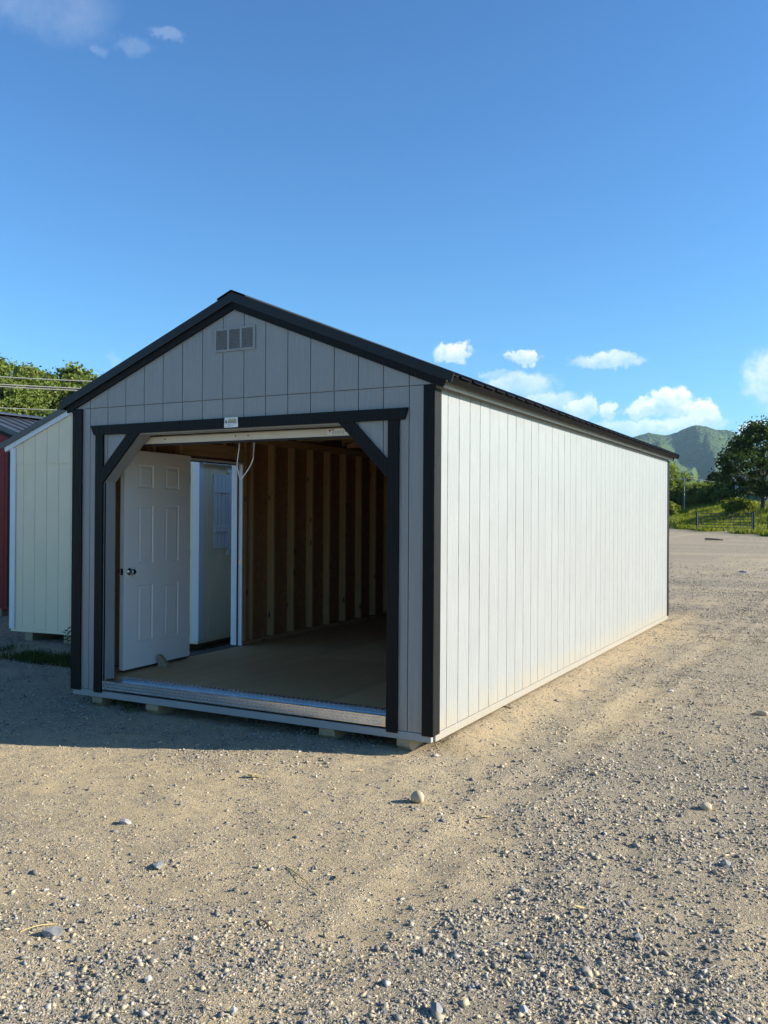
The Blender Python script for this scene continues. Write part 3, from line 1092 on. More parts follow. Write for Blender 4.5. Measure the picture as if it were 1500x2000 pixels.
    MB().bbox(-W - 0.004, 0.004, L - 0.028, L + 0.0125, 0.0, 0.0545, 0.002).build('rim_board', M['siding'], g)
    # ---- corner boards
    for s in (0, 1):
        x0, x1 = ((-0.068, 0.0195) if s == 0 else (-W - 0.0195, -W + 0.093))
        MB().bbox(x0, x1, -0.0265, -0.0112, 0.044, 2.452, 0.002).build('corner_board', M['trim_black'], g)
        xs = (0.0092, 0.0185) if s == 0 else (-W - 0.0185, -W - 0.0092)
        MB().bbox(xs[0], xs[1], -0.0108, 0.088, 0.046, TW, 0.002).build('corner_board', M['trim_black'], g)
        MB().bbox(xs[0], xs[1], L - 0.088, L + 0.012, 0.046, TW, 0.002).build('corner_board', M['trim_black'], g)
        xb = (-0.068, 0.018) if s == 0 else (-W - 0.018, -W + 0.09)
        MB().bbox(xb[0], xb[1], L + 0.0125, L + 0.028, 0.046, TW, 0.002).build('corner_board', M['trim_black'], g)
    # ---- opening trim
    MB().bbox(-3.157, OX0 - 0.006, -0.0275, -0.0082, 0.042, 2.2225, 0.002).build('door_post_trim', M['trim_black'], g)
    MB().bbox(OX1 + 0.004, -0.257, -0.0275, -0.0082, 0.040, 2.2225, 0.002).build('door_post_trim', M['trim_black'], g)
    MB().prism([(-3.172, 2.2235), (-0.214, 2.2235), (-0.188, 2.305), (-3.213, 2.305)], 'y', -0.0305, -0.0082).build('header_trim', M['trim_black'], g)
    bw_ = 0.128
    for sx in (-1, 1):
        if sx < 0:
            a, b = OX0 - 0.006, OX0 - 0.006 + OC
            poly = [(a, OZ - OC - 0.006), (b + 0.012, OZ + 0.0095), (b + 0.012 - bw_, OZ + 0.0095), (a, OZ - OC - 0.006 + bw_)]
        else:
            a, b = OX1 + 0.004, OX1 + 0.004 - OC
            poly = [(a, OZ - OC - 0.006), (a, OZ - OC - 0.006 + bw_), (b - 0.012 + bw_, OZ + 0.0095), (b - 0.012, OZ + 0.0095)]
        MB().prism(poly, 'y', -0.0275, -0.0083).build('corner_brace', M['trim_black'], g)
    # jamb lining the opening, 12 cm deep
    D0, D1 = -0.0078, 0.118
    MB().box(OX0 - 0.019, OX0, D0, D1, 0.146, OZ - OC).build('jamb', M['jamb'], g)
    MB().box(OX1, OX1 + 0.019, D0, D1, 0.146, OZ - OC).build('jamb', M['jamb'], g)
    MB().box(OX0 + OC, OX1 - OC, D0, D1, OZ + 0.0003, OZ + 0.019).build('jamb', M['jamb'], g)
    t2 = 0.019
    MB().prism([(OX0, OZ - OC), (OX0 + OC, OZ), (OX0 + OC - t2, OZ + 0.006), (OX0 - 0.012, OZ - OC + t2)], 'y', D0, D1).build('jamb', M['jamb'], g)
    MB().prism([(OX1, OZ - OC), (OX1 + 0.012, OZ - OC + t2), (OX1 - OC + t2, OZ + 0.006), (OX1 - OC, OZ)], 'y', D0, D1).build('jamb', M['jamb'], g)
    # ---- gable vent: three columns of louvres
    v = MB()
    vx0, vx1, vz0, vz1 = -1.888, -1.500, 2.822, 3.004
    v.box(vx0 + 0.004, vx1 - 0.004, -0.0122, -0.0108, vz0 + 0.004, vz1 - 0.004, 1)
    xs = [vx0, vx0 + 0.016, vx0 + 0.124, vx0 + 0.142, vx0 + 0.246, vx0 + 0.264, vx1 - 0.018, vx1]
    for a, b in ((0, 1), (2, 3), (4, 5), (6, 7)):
        v.box(xs[a], xs[b], -0.0205, -0.0108, vz0, vz1)
    vent = v.build('gable_vent', [M['siding'], M['charcoal_metal']], g)
    MB().box(xs[1], xs[6], -0.0203, -0.0108, vz0, vz0 + 0.016).build('vent_rail', M['siding'], vent)
    MB().box(xs[1], xs[6], -0.0203, -0.0108, vz1 - 0.014, vz1).build('vent_rail', M['siding'], vent)
    lm = MB()
    lm.prism([(-0.0205, -0.0046), (-0.0190, -0.0058), (-0.0125, 0.0022), (-0.0140, 0.0034)], 'x', 0, 0.1085)
    lme = lm.mesh('louver', M['siding'])
    for cx in (xs[1], xs[3], xs[5]):
        for k in range(14):
            link('louver', lme, vent, (cx - 0.0002, 0, vz0 + 0.0225 + k * 0.0107))
    # ---- roof
    roof = MB()
    for s in (-1, 1):
        h = W / 2 + 0.10
        poly = [(RX, 3.207), (RX + s * h, 3.207 - SLOPE * h), (RX + s * h, 3.219 - SLOPE * h), (RX, 3.219)]
        if s < 0:
            poly = poly[::-1]
        roof.prism([(a_, b_ + 0.012) for a_, b_ in poly], 'y', 0.0, L)
    rf = roof.build('roof', M['osb'], g)
    roof_panels(rf, RX, 3.2545, SLOPE, W / 2 + 0.158, -0.030, L + 0.06, M['metal_black'], 1)
    roof_panels(rf, RX, 3.2545, SLOPE, W / 2 + 0.158, -0.030, L + 0.06, M['metal_black'], -1)
    # rake boards (on the gable) and folded metal rake flashing above them
    for yb, yf, ym in ((-0.030, -0.0112, -0.047), (L + 0.0115, L + 0.030, L + 0.047)):
        for s in (-1, 1):
            def rk(h, zt, zb, h0=0.0):
                # parallelogram strip following the slope, square cut at the low end
                e = RX + s * h
                p = [(RX + s * h0, zb - SLOPE * h0), (e, zb - SLOPE * h), (e + s * 0.022, zt - SLOPE * (h + 0.022)), (RX + s * h0, zt - SLOPE * h0)]
                return p if s > 0 else p[::-1]
            MB().prism(rk(W / 2 + 0.078, 3.214, 3.1425), 'y', min(yb, yf), max(yb, yf)).build('rake_board', M['trim_black'], g)
            a, b = (ym, -0.0302) if yb < 0 else (L + 0.0302, ym)
            MB().prism(rk(W / 2 + 0.146, 3.272, 3.200), 'y', a, b).build('rake_flashing', M['metal_black'], rf)
            a, b = (ym, 0.05) if yb < 0 else (L - 0.05, ym)
            MB().prism(rk(W / 2 + 0.150, 3.2745, 3.2722), 'y', a, b).build('rake_flashing', M['metal_black'], rf)
    cap = MB()
    for s in (-1, 1):
        p = [(RX, 3.286), (RX + s * 0.13, 3.286 - SLOPE * 0.13), (RX + s * 0.137, 3.276 - SLOPE * 0.13), (RX + s * 0.137, 3.279 - SLOPE * 0.13), (RX + s * 0.13, 3.290 - SLOPE * 0.13), (RX, 3.291)]
        cap.prism(p if s > 0 else p[::-1], 'y', -0.054, L + 0.055)
    cap.build('ridge_cap', M['metal_black'], rf)
    # eave: dark folded trim under the sheet edge, grey fascia behind it
    ez = 3.2515 - SLOPE * (W / 2 + 0.145)
    for s in (-1, 1):
        cx = RX + s * (W / 2 + 0.143)
        p = [(cx, ez), (cx - s * 0.019, ez - 0.050), (cx - s * 0.022, ez - 0.049), (cx - s * 0.004, ez + 0.001)]
        MB().prism(p if s < 0 else p[::-1], 'y', -0.030, L + 0.03).build('eave_trim', M['eave_metal'], rf)
        p = [(cx - s * 0.022, ez - 0.048), (cx - s * 0.066, ez - 0.034), (cx - s * 0.066, ez - 0.032), (cx - s * 0.021, ez - 0.0455)]
        MB().prism(p if s > 0 else p[::-1], 'y', -0.028, L + 0.028).build('eave_soffit', M['eave_metal'], rf)
        x0, x1 = (0.056, 0.074) if s > 0 else (-W - 0.074, -W - 0.056)
        MB().bbox(x0, x1, -0.0105, L + 0.010, 2.434, 2.506, 0.002).build('fascia_board', M['jamb'], g)
        x0, x1 = (0.0095, 0.0555) if s > 0 else (-W - 0.0555, -W - 0.0095)
        MB().box(x0, x1, -0.010, L + 0.009, 2.446, 2.452).build('soffit_strip', M['siding_back'], g)
    # ---- floor
    fl = MB().box(-W + 0.03, -0.03, 0.125, L - 0.03, 0.095, 0.1250).build('floor', M['pine_y'], g)
    sx = [-W + 0.012, -W + 0.012 + 1.22, -W + 0.012 + 2.44, -0.012]
    for i in range(3):
        y = 0.128 - (0.61 if i % 2 else 0)
        while y < L - 0.05:
            y2 = min(y + 2.44, L - 0.015)
            MB().box(sx[i] + 0.001, sx[i + 1] - 0.001, max(y, 0.150) + 0.001, y2 - 0.001, 0.1255, 0.144).build('plywood_sheet', M['plywood'], fl)
            y += 2.44
    jo = MB().box(-0.019, 0.019, -1.63, 1.63, 0.03, 0.094).mesh('floor_joist', M['pine_x'])
    # joists under the deck run across the shed
    for k in range(20):
        link('floor_joist', jo, g, (RX, 0.19 + k * 0.432, 0.0), (0, 0, math.pi / 2))
    # ---- wall framing
    st = MB().bbox(-0.019, 0.019, -0.0445, 0.0445, 0.183, 2.352, 0.003).mesh('stud', M['pine'])
    lx, rx = -W + 0.0142 + 0.0455, -0.0142 - 0.0455
    left_y = [0.06, 0.46, 0.86, 1.235, 2.285, 2.42, 2.83, 3.233, 3.64, 4.035, 4.43, 4.847, 5.25]
    left_y += [5.25 + 0.4064 * k for k in range(1, 9) if 5.25 + 0.4064 * k < L - 0.05] + [L - 0.04]
    for y in left_y:
        link('stud', st, g, (lx, y, 0), (0, 0, math.pi / 2))
    for k in range(22):
        y = 0.06 + k * 0.4064
        if y < L - 0.03:
            link('stud', st, g, (rx, y, 0), (0, 0, math.pi / 2))
    for x, s in ((lx, -1), (rx, 1)):
        for z0, z1 in ((0.1445, 0.1825), (2.3525, 2.390), (2.3905, 2.428)):
            if s < 0 and z0 < 0.2:
                for a, b in ((0.02, DY0 - 0.03), (DY1 + 0.03, L - 0.02)):
                    MB().bbox(x - 0.0445, x + 0.0445, a, b, z0, z1, 0.002).build('wall_plate', M['pine_y'], g)
            else:
                MB().bbox(x - 0.0445, x + 0.0445, 0.02, L - 0.02, z0, z1, 0.002).build('wall_plate', M['pine_y'], g)
    for k in range(7):
        x = -W + 0.25 + k * 0.485
        link('stud', st, g, (x, L - 0.056, 0))
    MB().bbox(lx - 0.044, lx + 0.044, DY0 - 0.03, DY1 + 0.05, 2.145, 2.285, 0.003).build('door_header', M['pine_y'], g)
    cr = MB().bbox(-0.019, 0.019, -0.0445, 0.0445, 2.2855, 2.352, 0.002).mesh('cripple_stud', M['pine'])
    for y in (1.31, 1.62, 1.93, 2.19):
        link('cripple_stud', cr, g, (lx, y, 0), (0, 0, math.pi / 2))
    # rafters and ties
    rm = {}
    for s in (-1, 1):
        p = [(0.0, -0.095), (s * 1.64, -0.095 - SLOPE * 1.64), (s * 1.64, -SLOPE * 1.64), (0.0, 0.0)]
        rm[s] = MB().prism(p if s > 0 else p[::-1], 'y', -0.019, 0.019).mesh('rafter', M['pine_x'])
    tie = MB().bbox(-W / 2 + 0.12, W / 2 - 0.12, 0.020, 0.058, 2.43, 2.52, 0.003).mesh('rafter_tie', M['pine_x'])
    for k in range(15):
        y = 0.30 + k * 0.585
        for s in (-1, 1):
            link('rafter', rm[s], g, (RX + s * 0.001, y, 3.205))
        if k % 2 == 1:
            link('rafter_tie', tie, g, (RX, y, 0))
    # front framing behind the roll door
    MB().bbox(OX0 - 0.06, OX0 - 0.0195, 0.0095, 0.098, 0.146, 2.352, 0.002).build('stud', M['pine'], g)
    MB().bbox(OX1 + 0.0195, OX1 + 0.06, 0.0095, 0.098, 0.146, 2.352, 0.002).build('stud', M['pine'], g)
    MB().bbox(OX0 - 0.06, OX1 + 0.06, 0.0095, 0.098, 2.3525, 2.49, 0.002).build('header_beam', M['pine_x'], g)
    # ---- rolled-up sheet door over the opening
    rd = MB()
    Mx = Matrix.Translation((OX0 + 0.02, 0.36, 2.40)) @ Matrix.Rotation(math.pi / 2, 4, 'Y')
    prof = []
    ln = OX1 - OX0 - 0.04
    rd.lathe([(0.0, 0.0), (0.155, 0.0), (0.155, ln), (0.0, ln)], 28, Mx)
    roll = rd.build('roll_up_door', M['door_bar'], g)
    MB().box(OX0 + 0.022, OX1 - 0.022, 0.196, 0.203, 2.205, 2.402).build('door_curtain', M['door_bar'], roll)
    bar = MB().bbox(OX0 + 0.012, OX1 - 0.012, 0.160, 0.194, 2.148, 2.2065, 0.003).build('bottom_bar', M['door_bar'], roll)
    MB().box(OX0 + 0.014, OX1 - 0.014, 0.166, 0.190, 2.132, 2.1478).build('bottom_seal', M['dark_strip'], roll)
    MB().box(OX0 + 0.05, OX1 - 0.05, 0.155, 0.1592, 2.2105, 2.2185).build('stop_angle', M['dark_strip'], roll)
    bolt = MB()
    bolt.lathe([(0.0, 0.006), (0.004, 0.005), (0.006, 0.002), (0.006, 0.0)], 10, Matrix.Rotation(math.pi / 2, 4, 'X'))
    bme = bolt.mesh('bolt', M['dark_strip'])
    for x in (-1.815, -1.690, -2.55, -0.60):
        link('bolt', bme, bar, (x, 0.1599, 2.182))
    # warning sticker on the bar: red mark and columns of small print
    sk = MB().box(-0.955, -0.745, 0.1591, 0.1598, 2.153, 2.2005).build('warning_sticker', M['sticker'], bar)
    p = MB()
    p.box(-0.945, -0.922, 0.1585, 0.1590, 2.189, 2.196)
    p.box(-0.938, -0.929, 0.1585, 0.1590, 2.176, 2.1885)
    p.build('red_print', M['sticker_red'], sk)
    p = MB()
    p.box(-0.921, -0.893, 0.1585, 0.1590, 2.190, 2.196)
    p.box(-0.800, -0.785, 0.1585, 0.1590, 2.176, 2.184)
    p.build('dark_print', M['sticker_dark'], sk)
    p = MB()
    for c in (-0.912, -0.890, -0.868, -0.846, -0.824):
        for r in range(5):
            p.box(c, c + 0.017, 0.1585, 0.1590, 2.160 + r * 0.0058, 2.1628 + r * 0.0058)
    p.build('small_print', M['sticker_grey'], sk)
    # pull rope looped down from the bar
    MB().tube([(-1.806, 0.20, 2.135), (-1.812, 0.20, 2.07), (-1.828, 0.20, 1.966), (-1.822, 0.20, 1.92), (-1.812, 0.20, 1.884), (-1.801, 0.20, 1.850), (-1.792, 0.20, 1.836),
               (-1.778, 0.20, 1.842), (-1.752, 0.20, 1.875), (-1.716, 0.20, 1.918), (-1.688, 0.20, 1.958), (-1.670, 0.20, 2.000), (-1.664, 0.20, 2.06), (-1.659, 0.20, 2.135)], 0.0042, 6).build('pull_rope', M['rope'], roll, smooth=True)
    # ---- maker's label on the header
    lb = MB().box(-1.775, -1.648, -0.0325, -0.0308, 2.262, 2.306).build('header_label', M['sticker'], g)
    MB().box(-1.777, -1.645, -0.0328, -0.0307, 2.229, 2.2612).build('label_strip', M['sticker'], lb)
    p = MB().box(-1.742, -1.660, -0.0334, -0.0327, 2.270, 2.290)
    p.build('gold_panel', M['sticker_gold'], lb)
    p = MB()
    p.add([(-1.768, -0.0333, 2.272), (-1.750, -0.0333, 2.272), (-1.759, -0.0333, 2.294)], [(0, 1, 2)])
    p.box(-1.766, -1.748, -0.0334, -0.0327, 2.2635, 2.2715)
    p.box(-1.742, -1.660, -0.0334, -0.0327, 2.264, 2.2685)
    p.build('dark_emblem', M['sticker_dark'], lb)
    p = MB()
    for k in range(9):
        p.box(-1.739 + k * 0.0085, -1.7335 + k * 0.0085, -0.0340, -0.0335, 2.2745, 2.2855)
    p.box(-1.738, -1.665, -0.0334, -0.0327, 2.294, 2.2985)
    for r, (a, b) in enumerate(((-1.765, -1.705), (-1.742, -1.680), (-1.765, -1.715), (-1.690, -1.655))):
        z = (2.2525, 2.244, 2.2355, 2.2535)[r]
        p.box(a, b, -0.0334, -0.0329, z, z + 0.0035)
    p.build('small_print', M['sticker_grey'], lb)
    # ---- diamond plate threshold
    th = MB()
    th.box(OX0 + 0.002, OX1 - 0.002, -0.0225, -0.0205, 0.0725, 0.1450)          # face plate
    th.box(OX0 + 0.002, OX1 - 0.002, -0.0225, -0.004, 0.1452, 0.1470)
    thr = th.build('threshold', M['alu'], g)
    MB().box(OX0 + 0.002, OX1 - 0.002, -0.0202, 0.101, 0.100, 0.1285).build('threshold_ledge', M['galv'], thr)
    tb = MB()
    tb.box(OX0 + 0.10, OX1 - 0.002, 0.101, 0.103, 0.120, 0.1605)
    tb.box(OX0 + 0.10, OX1 - 0.002, 0.101, 0.149, 0.1606, 0.1626)
    tb.build('inner_plate', M['alu'], thr)
    lug = MB()
    n = int((OX1 - OX0 - 0.03) / 0.021)

    def diamond(cx, cz, face, flip):
        a, b, t = 0.0130, 0.0038, 0.0022
        ang = R(45) * (1 if flip else -1)
        du = (math.cos(ang), math.sin(ang))
        dn = (-du[1], du[0])
        q = []
        for k1, k2, h in ((a, 0, 0), (0, b, 0), (-a, 0, 0), (0, -b, 0), (a * .45, 0, t), (-a * .45, 0, t)):
            u, w = cx + du[0] * k1 + dn[0] * k2, cz + du[1] * k1 + dn[1] * k2
            q.append((u, face[1] - h, w) if face[0] == 'y' else (u, w, face[1] + h))
        lug.add(q, [(0, 1, 4), (1, 5, 4), (1, 2, 5), (2, 3, 5), (3, 4, 5), (3, 0, 4)] if face[0] != 'y' else [(0, 4, 1), (1, 4, 5), (1, 5, 2), (2, 5, 3), (3, 5, 4), (3, 4, 0)])
    for k in range(n):
        cx = OX0 + 0.018 + k * 0.021
        for r in range(3):
            diamond(cx + (0.0105 if r % 2 else 0), 0.085 + r * 0.023, ('y', -0.0226), (k + r) % 2)
        if cx > OX0 + 0.11:
            diamond(cx, 0.131, ('y', 0.1009), k % 2)
            diamond(cx + 0.0105, 0.149, ('y', 0.1009), (k + 1) % 2)
            diamond(cx, 0.114, ('z', 0.1627), k % 2)
            diamond(cx + 0.0105, 0.134, ('z', 0.1627), (k + 1) % 2)
    lg = lug.build('raised_pattern', M['alu'], thr)
    lg['kind'] = 'stuff'
    # ---- skids (timber runners with sniped ends)
    sp = [(0.0, -0.001), (0.0, -0.052), (0.045, -0.098), (L - 0.10, -0.098), (L - 0.05, -0.05), (L - 0.05, -0.001)]
    for cx, w in ((-3.145, 0.110), (-2.53, 0.13), (-0.850, 0.130), (-0.222, 0.105)):
        MB().prism(sp, 'x', cx - w / 2, cx + w / 2).build('skid', M['skid'], g, (0, 0.006, 0))
    # ---- side door: frame and the open six-panel leaf
    fr = MB()
    xo, xi = -W - 0.028, -W + 0.125
    fr.box(xo + 0.02, xi, DY1 - 0.020, DY1 - 0.0005, 0.146, DZ - 0.0005)
    fr.box(xo + 0.02, xi, DY0 + 0.0005, DY0 + 0.020, 0.146, DZ - 0.0005)
    fr.box(xo + 0.02, xi, DY0 + 0.0205, DY1 - 0.0205, DZ - 0.020, DZ - 0.0005)
    frame = fr.build('door_frame', M['frame_white'], g)
    MB().box(-W + 0.012, -W + 0.064, DY1 - 0.034, DY1 - 0.0202, 0.148, DZ - 0.021).build('door_stop', M['frame_white'], frame)
    MB().box(-W + 0.0645, -W + 0.076, DY1 - 0.032, DY1 - 0.0202, 0.148, DZ - 0.021).build('weather_strip', M['dark_strip'], frame)
    MB().box(-W + 0.0645, -W + 0.076, DY0 + 0.022, DY1 - 0.0322, DZ - 0.032, DZ - 0.0202).build('weather_strip', M['dark_strip'], frame)
    MB().box(-W + 0.088, -W + 0.118, DY1 - 0.0225, DY1 - 0.0201, 1.02, 1.078).build('strike_plate', M['brass'], frame)
    for a, b in ((DY0 - 0.045, DY0 + 0.006), (DY1 - 0.006, DY1 + 0.045)):
        MB().bbox(xo - 0.004, xo + 0.019, a, b, 0.10, DZ + 0.045, 0.002).build('brick_mould', M['frame_white'], frame)
    MB().bbox(xo - 0.004, xo + 0.019, DY0 + 0.0065, DY1 - 0.0065, DZ - 0.006, DZ + 0.045, 0.002).build('brick_mould', M['frame_white'], frame)
    MB().box(xo, -W + 0.13, DY0 - 0.02, DY1 + 0.02, 0.1255, 0.1452).build('sill', M['dark_strip'], frame)
    # leaf: local x runs from hinge to free edge, local -y is the room face
    hinge = Vector((-3.221, 1.276, 0.168))
    free = Vector((-3.163, 0.325, 0.168))
    dv = free - hinge
    wd, ht, tk = dv.length, 1.962, 0.044
    rz = math.atan2(dv.y, dv.x)
    lf = MB()
    lf.box(0.0, wd, -tk + 0.006, -0.006, 0.0, ht)
    cols = [(0.180, 0.392), (0.556, 0.766)]
    rows = [(0.231, 0.742), (0.940, 1.472), (1.622, 1.836)]
    for (y0, y1) in ((-0.0062, 0.0), (-tk, -tk + 0.0062)):
        xs = [0.0, cols[0][0], cols[0][1], cols[1][0], cols[1][1], wd]
        for a, b in ((0, 1), (2, 3), (4, 5)):
            lf.box(xs[a], xs[b], y0, y1, 0.0, ht)
        zs = [0.0, rows[0][0], rows[0][1], rows[1][0], rows[1][1], rows[2][0], rows[2][1], ht]
        for c in cols:
            for a, b in ((0, 1), (2, 3), (4, 5), (6, 7)):
                lf.box(c[0] + 1e-5, c[1] - 1e-5, y0, y1, zs[a], zs[b])
    leaf = lf.build('entry_door', M['door'], g, hinge, (0, 0, rz))
    leaf['label'] = 'white six-panel door swung open inside the garage'
    for c in cols:
        for r in rows:
            pm = MB()
            for yb, yt, inv in ((-0.0062, 0.0012, 1), (-tk + 0.0062, -tk - 0.0012, -1)):
                e = 0.0
                rings = []
                for ins, yy in ((0.0, yb + inv * 0.0062), (0.010, yb + inv * 0.0005), (0.020, yb + inv * 0.0005), (0.036, yb + inv * 0.0052), (0.036, yb + inv * 0.0052)):
                    rings.append([(c[0] + ins, yy, r[0] + ins), (c[1] - ins, yy, r[0] + ins), (c[1] - ins, yy, r[1] - ins), (c[0] + ins, yy, r[1] - ins)])
                vs = [q for ring in rings[:4] for q in ring]
                fs = []
                for k in range(3):
                    for j in range(4):
                        f = (k * 4 + j, k * 4 + (j + 1) % 4, k * 4 + 4 + (j + 1) % 4, k * 4 + 4 + j)
                        fs.append(f if inv < 0 else f[::-1])
                fs.append((12, 13, 14, 15) if inv < 0 else (15, 14, 13, 12))
                pm.add(vs, fs)
            pm.build('door_panel', M['door'], leaf)
    for s in (1, -1):
        Mk = Matrix.Translation((0.885, 0.0 if s > 0 else -tk, 0.873)) @ Matrix.Rotation(-s * math.pi / 2, 4, 'X')
        k = MB().lathe([(0.0, 0.0), (0.033, 0.0), (0.033, 0.004), (0.030, 0.009), (0.016, 0.012), (0.0125, 0.020), (0.013, 0.030), (0.022, 0.036), (0.027, 0.045), (0.0275, 0.055), (0.024, 0.063), (0.013, 0.067), (0.0, 0.068)], 20, Mk)
        k.build('door_knob', M['brass'], leaf, smooth=True)
    MB().box(wd, wd + 0.0018, -tk + 0.008, -0.008, 0.845, 0.902).build('latch_plate', M['brass'], leaf)
    MB().box(0.004, wd - 0.004, -tk + 0.006, -0.006, -0.010, -0.0003).build('door_sweep', M['dark_strip'], leaf)
    hm = MB().box(-0.012, 0.012, -0.004, 0.001, -0.045, 0.045).mesh('hinge', M['brass'])
    for z in (0.25, 1.0, 1.72):
        link('hinge', hm, leaf, (-0.006, -0.012, z))
    return g


garage()


def simple_shed(name, label, loc, rz, Wd, Ld, wall, peak_u, peak_z, slope, m_side, m_trim, m_rake, m_roof, base_clear, right_wall_top, details=None, ribshow=0.19):
    """shed with board siding; local origin at the front right corner, skirt bottom z=0"""
    M = MATS
    g = thing(name, label, 'shed', loc, rz)
    rzf = lambda x: peak_z - slope * abs(x - peak_u)
    e = list(np.arange(-Wd, 0.0, PITCH)) + [0.0]
    if e[-1] - e[-2] < 0.05:
        e.pop(-2)
    # front
    fw = MB()
    for c, d in ((-Wd + 0.01, peak_u), (peak_u, -0.01)):
        fw.prism([(c, 0.05), (d, 0.05), (d, rzf(d)), (c, rzf(c))], 'y', 0.0005, 0.010)
    front = fw.build('front_wall', m_side, g)
    cut_boards(front, e, lambda x: 0.05, lambda x: 2.275, [], -0.0075, 0.0003, m_side)
    cut_boards(front, e, lambda x: 2.280, lambda x: rzf(x), [peak_u], -0.0105, 0.0003, m_side)
    bk = MB()
    for c, d in ((-Wd + 0.01, peak_u), (peak_u, -0.01)):
        bk.prism([(c, 0.05), (d, 0.05), (d, rzf(d)), (c, rzf(c))], 'y', Ld - 0.010, Ld - 0.0005)
    bk.build('back_wall', m_side, g)
    ylist = list(np.arange(0.0, Ld, PITCH)) + [Ld]
    if ylist[-1] - ylist[-2] < 0.05:
        ylist.pop(-2)
    for nm, xx, s, top in (('right_wall', 0.0, 1, right_wall_top), ('left_wall', -Wd, -1, wall)):
        w = MB().box(min(xx - s * 0.001, xx - s * 0.010), max(xx - s * 0.001, xx - s * 0.010), 0.012, Ld - 0.012, 0.05, top).build(nm, m_side, g)
        full = board_mesh('siding_board', PITCH - GAP, 0.05, top, 0.0085, m_side)
        for a, b in zip(ylist[:-1], ylist[1:]):
            me = full if abs(b - a - PITCH) < 1e-4 else board_mesh('siding_board', b - a - GAP, 0.05, top, 0.0085, m_side)
            link('siding_board', me, w, (xx - s * 0.0005, (a + b) / 2, 0), (0, 0, s * math.pi / 2))
    # rim, corner boards
    MB().box(-Wd + 0.002, -0.002, -0.011, Ld, 0.0, 0.048).build('rim_board', m_side, g)
    for x0, x1, xs in ((-0.075, 0.0185, (0.0092, 0.0180)), (-Wd - 0.0185, -Wd + 0.075, (-Wd - 0.0180, -Wd - 0.0092))):
        top = right_wall_top if x0 > -1 else wall
        MB().bbox(x0, x1, -0.0265, -0.0112, 0.035, top + 0.03, 0.002).build('corner_board', m_trim, g)
        MB().bbox(xs[0], xs[1], -0.0108, 0.082, 0.035, top, 0.002).build('corner_board', m_trim, g)
    # rake boards and roof
    lh, rh = peak_u + Wd, -peak_u
    roof = MB()
    for s, h in ((-1, lh + 0.10), (1, rh + 0.10)):
        p = [(peak_u, peak_z), (peak_u + s * h, peak_z - slope * h), (peak_u + s * h, peak_z + 0.012 - slope * h), (peak_u, peak_z + 0.012)]
        roof.prism(p if s > 0 else p[::-1], 'y', 0.0, Ld)
    rf = roof.build('roof', M['osb'], g)
    for s, h in ((-1, lh), (1, rh)):
        roof_panels(rf, peak_u, peak_z + 0.030, slope, h + 0.17, -0.03, Ld + 0.03, m_roof, s)

        def strip(hh, zb, zt, y0, y1, nm, mm, par):
            p = [(peak_u, peak_z + zb), (peak_u + s * hh, peak_z + zb - slope * hh), (peak_u + s * hh + s * 0.02, peak_z + zt - slope * (hh + 0.02)), (peak_u, peak_z + zt)]
            MB().prism(p if s > 0 else p[::-1], 'y', y0, y1).build(nm, mm, par)
        strip(h + 0.105, -0.075, -0.004, -0.032, -0.0112, 'rake_board', m_rake, g)
        strip(h + 0.175, -0.006, 0.072, -0.050, -0.0322, 'rake_flashing', m_roof, rf)
        strip(h + 0.177, 0.0725, 0.0745, -0.050, 0.05, 'rake_flashing', m_roof, rf)
        x = peak_u + s * (h + 0.085)
        z = peak_z - slope * (h + 0.085)
        MB().box(x - 0.01, x + 0.01, -0.010, Ld, z - 0.075, z - 0.002).build('fascia_board', m_trim, g)
    cap = MB()
    for s in (-1, 1):
        p = [(peak_u, peak_z + 0.084), (peak_u + s * 0.14, peak_z + 0.084 - slope * 0.14), (peak_u + s * 0.14, peak_z + 0.090 - slope * 0.14), (peak_u, peak_z + 0.090)]
        cap.prism(p if s > 0 else p[::-1], 'y', -0.054, Ld + 0.04)
    cap.build('ridge_cap', m_roof, rf)
    for cx in (-0.30, -Wd * 0.36, -Wd * 0.68, -Wd + 0.30):
        MB().box(cx - 0.065, cx + 0.065, 0.01, Ld - 0.02, -base_clear, -0.001).build('skid', M['skid'], g)
    return g


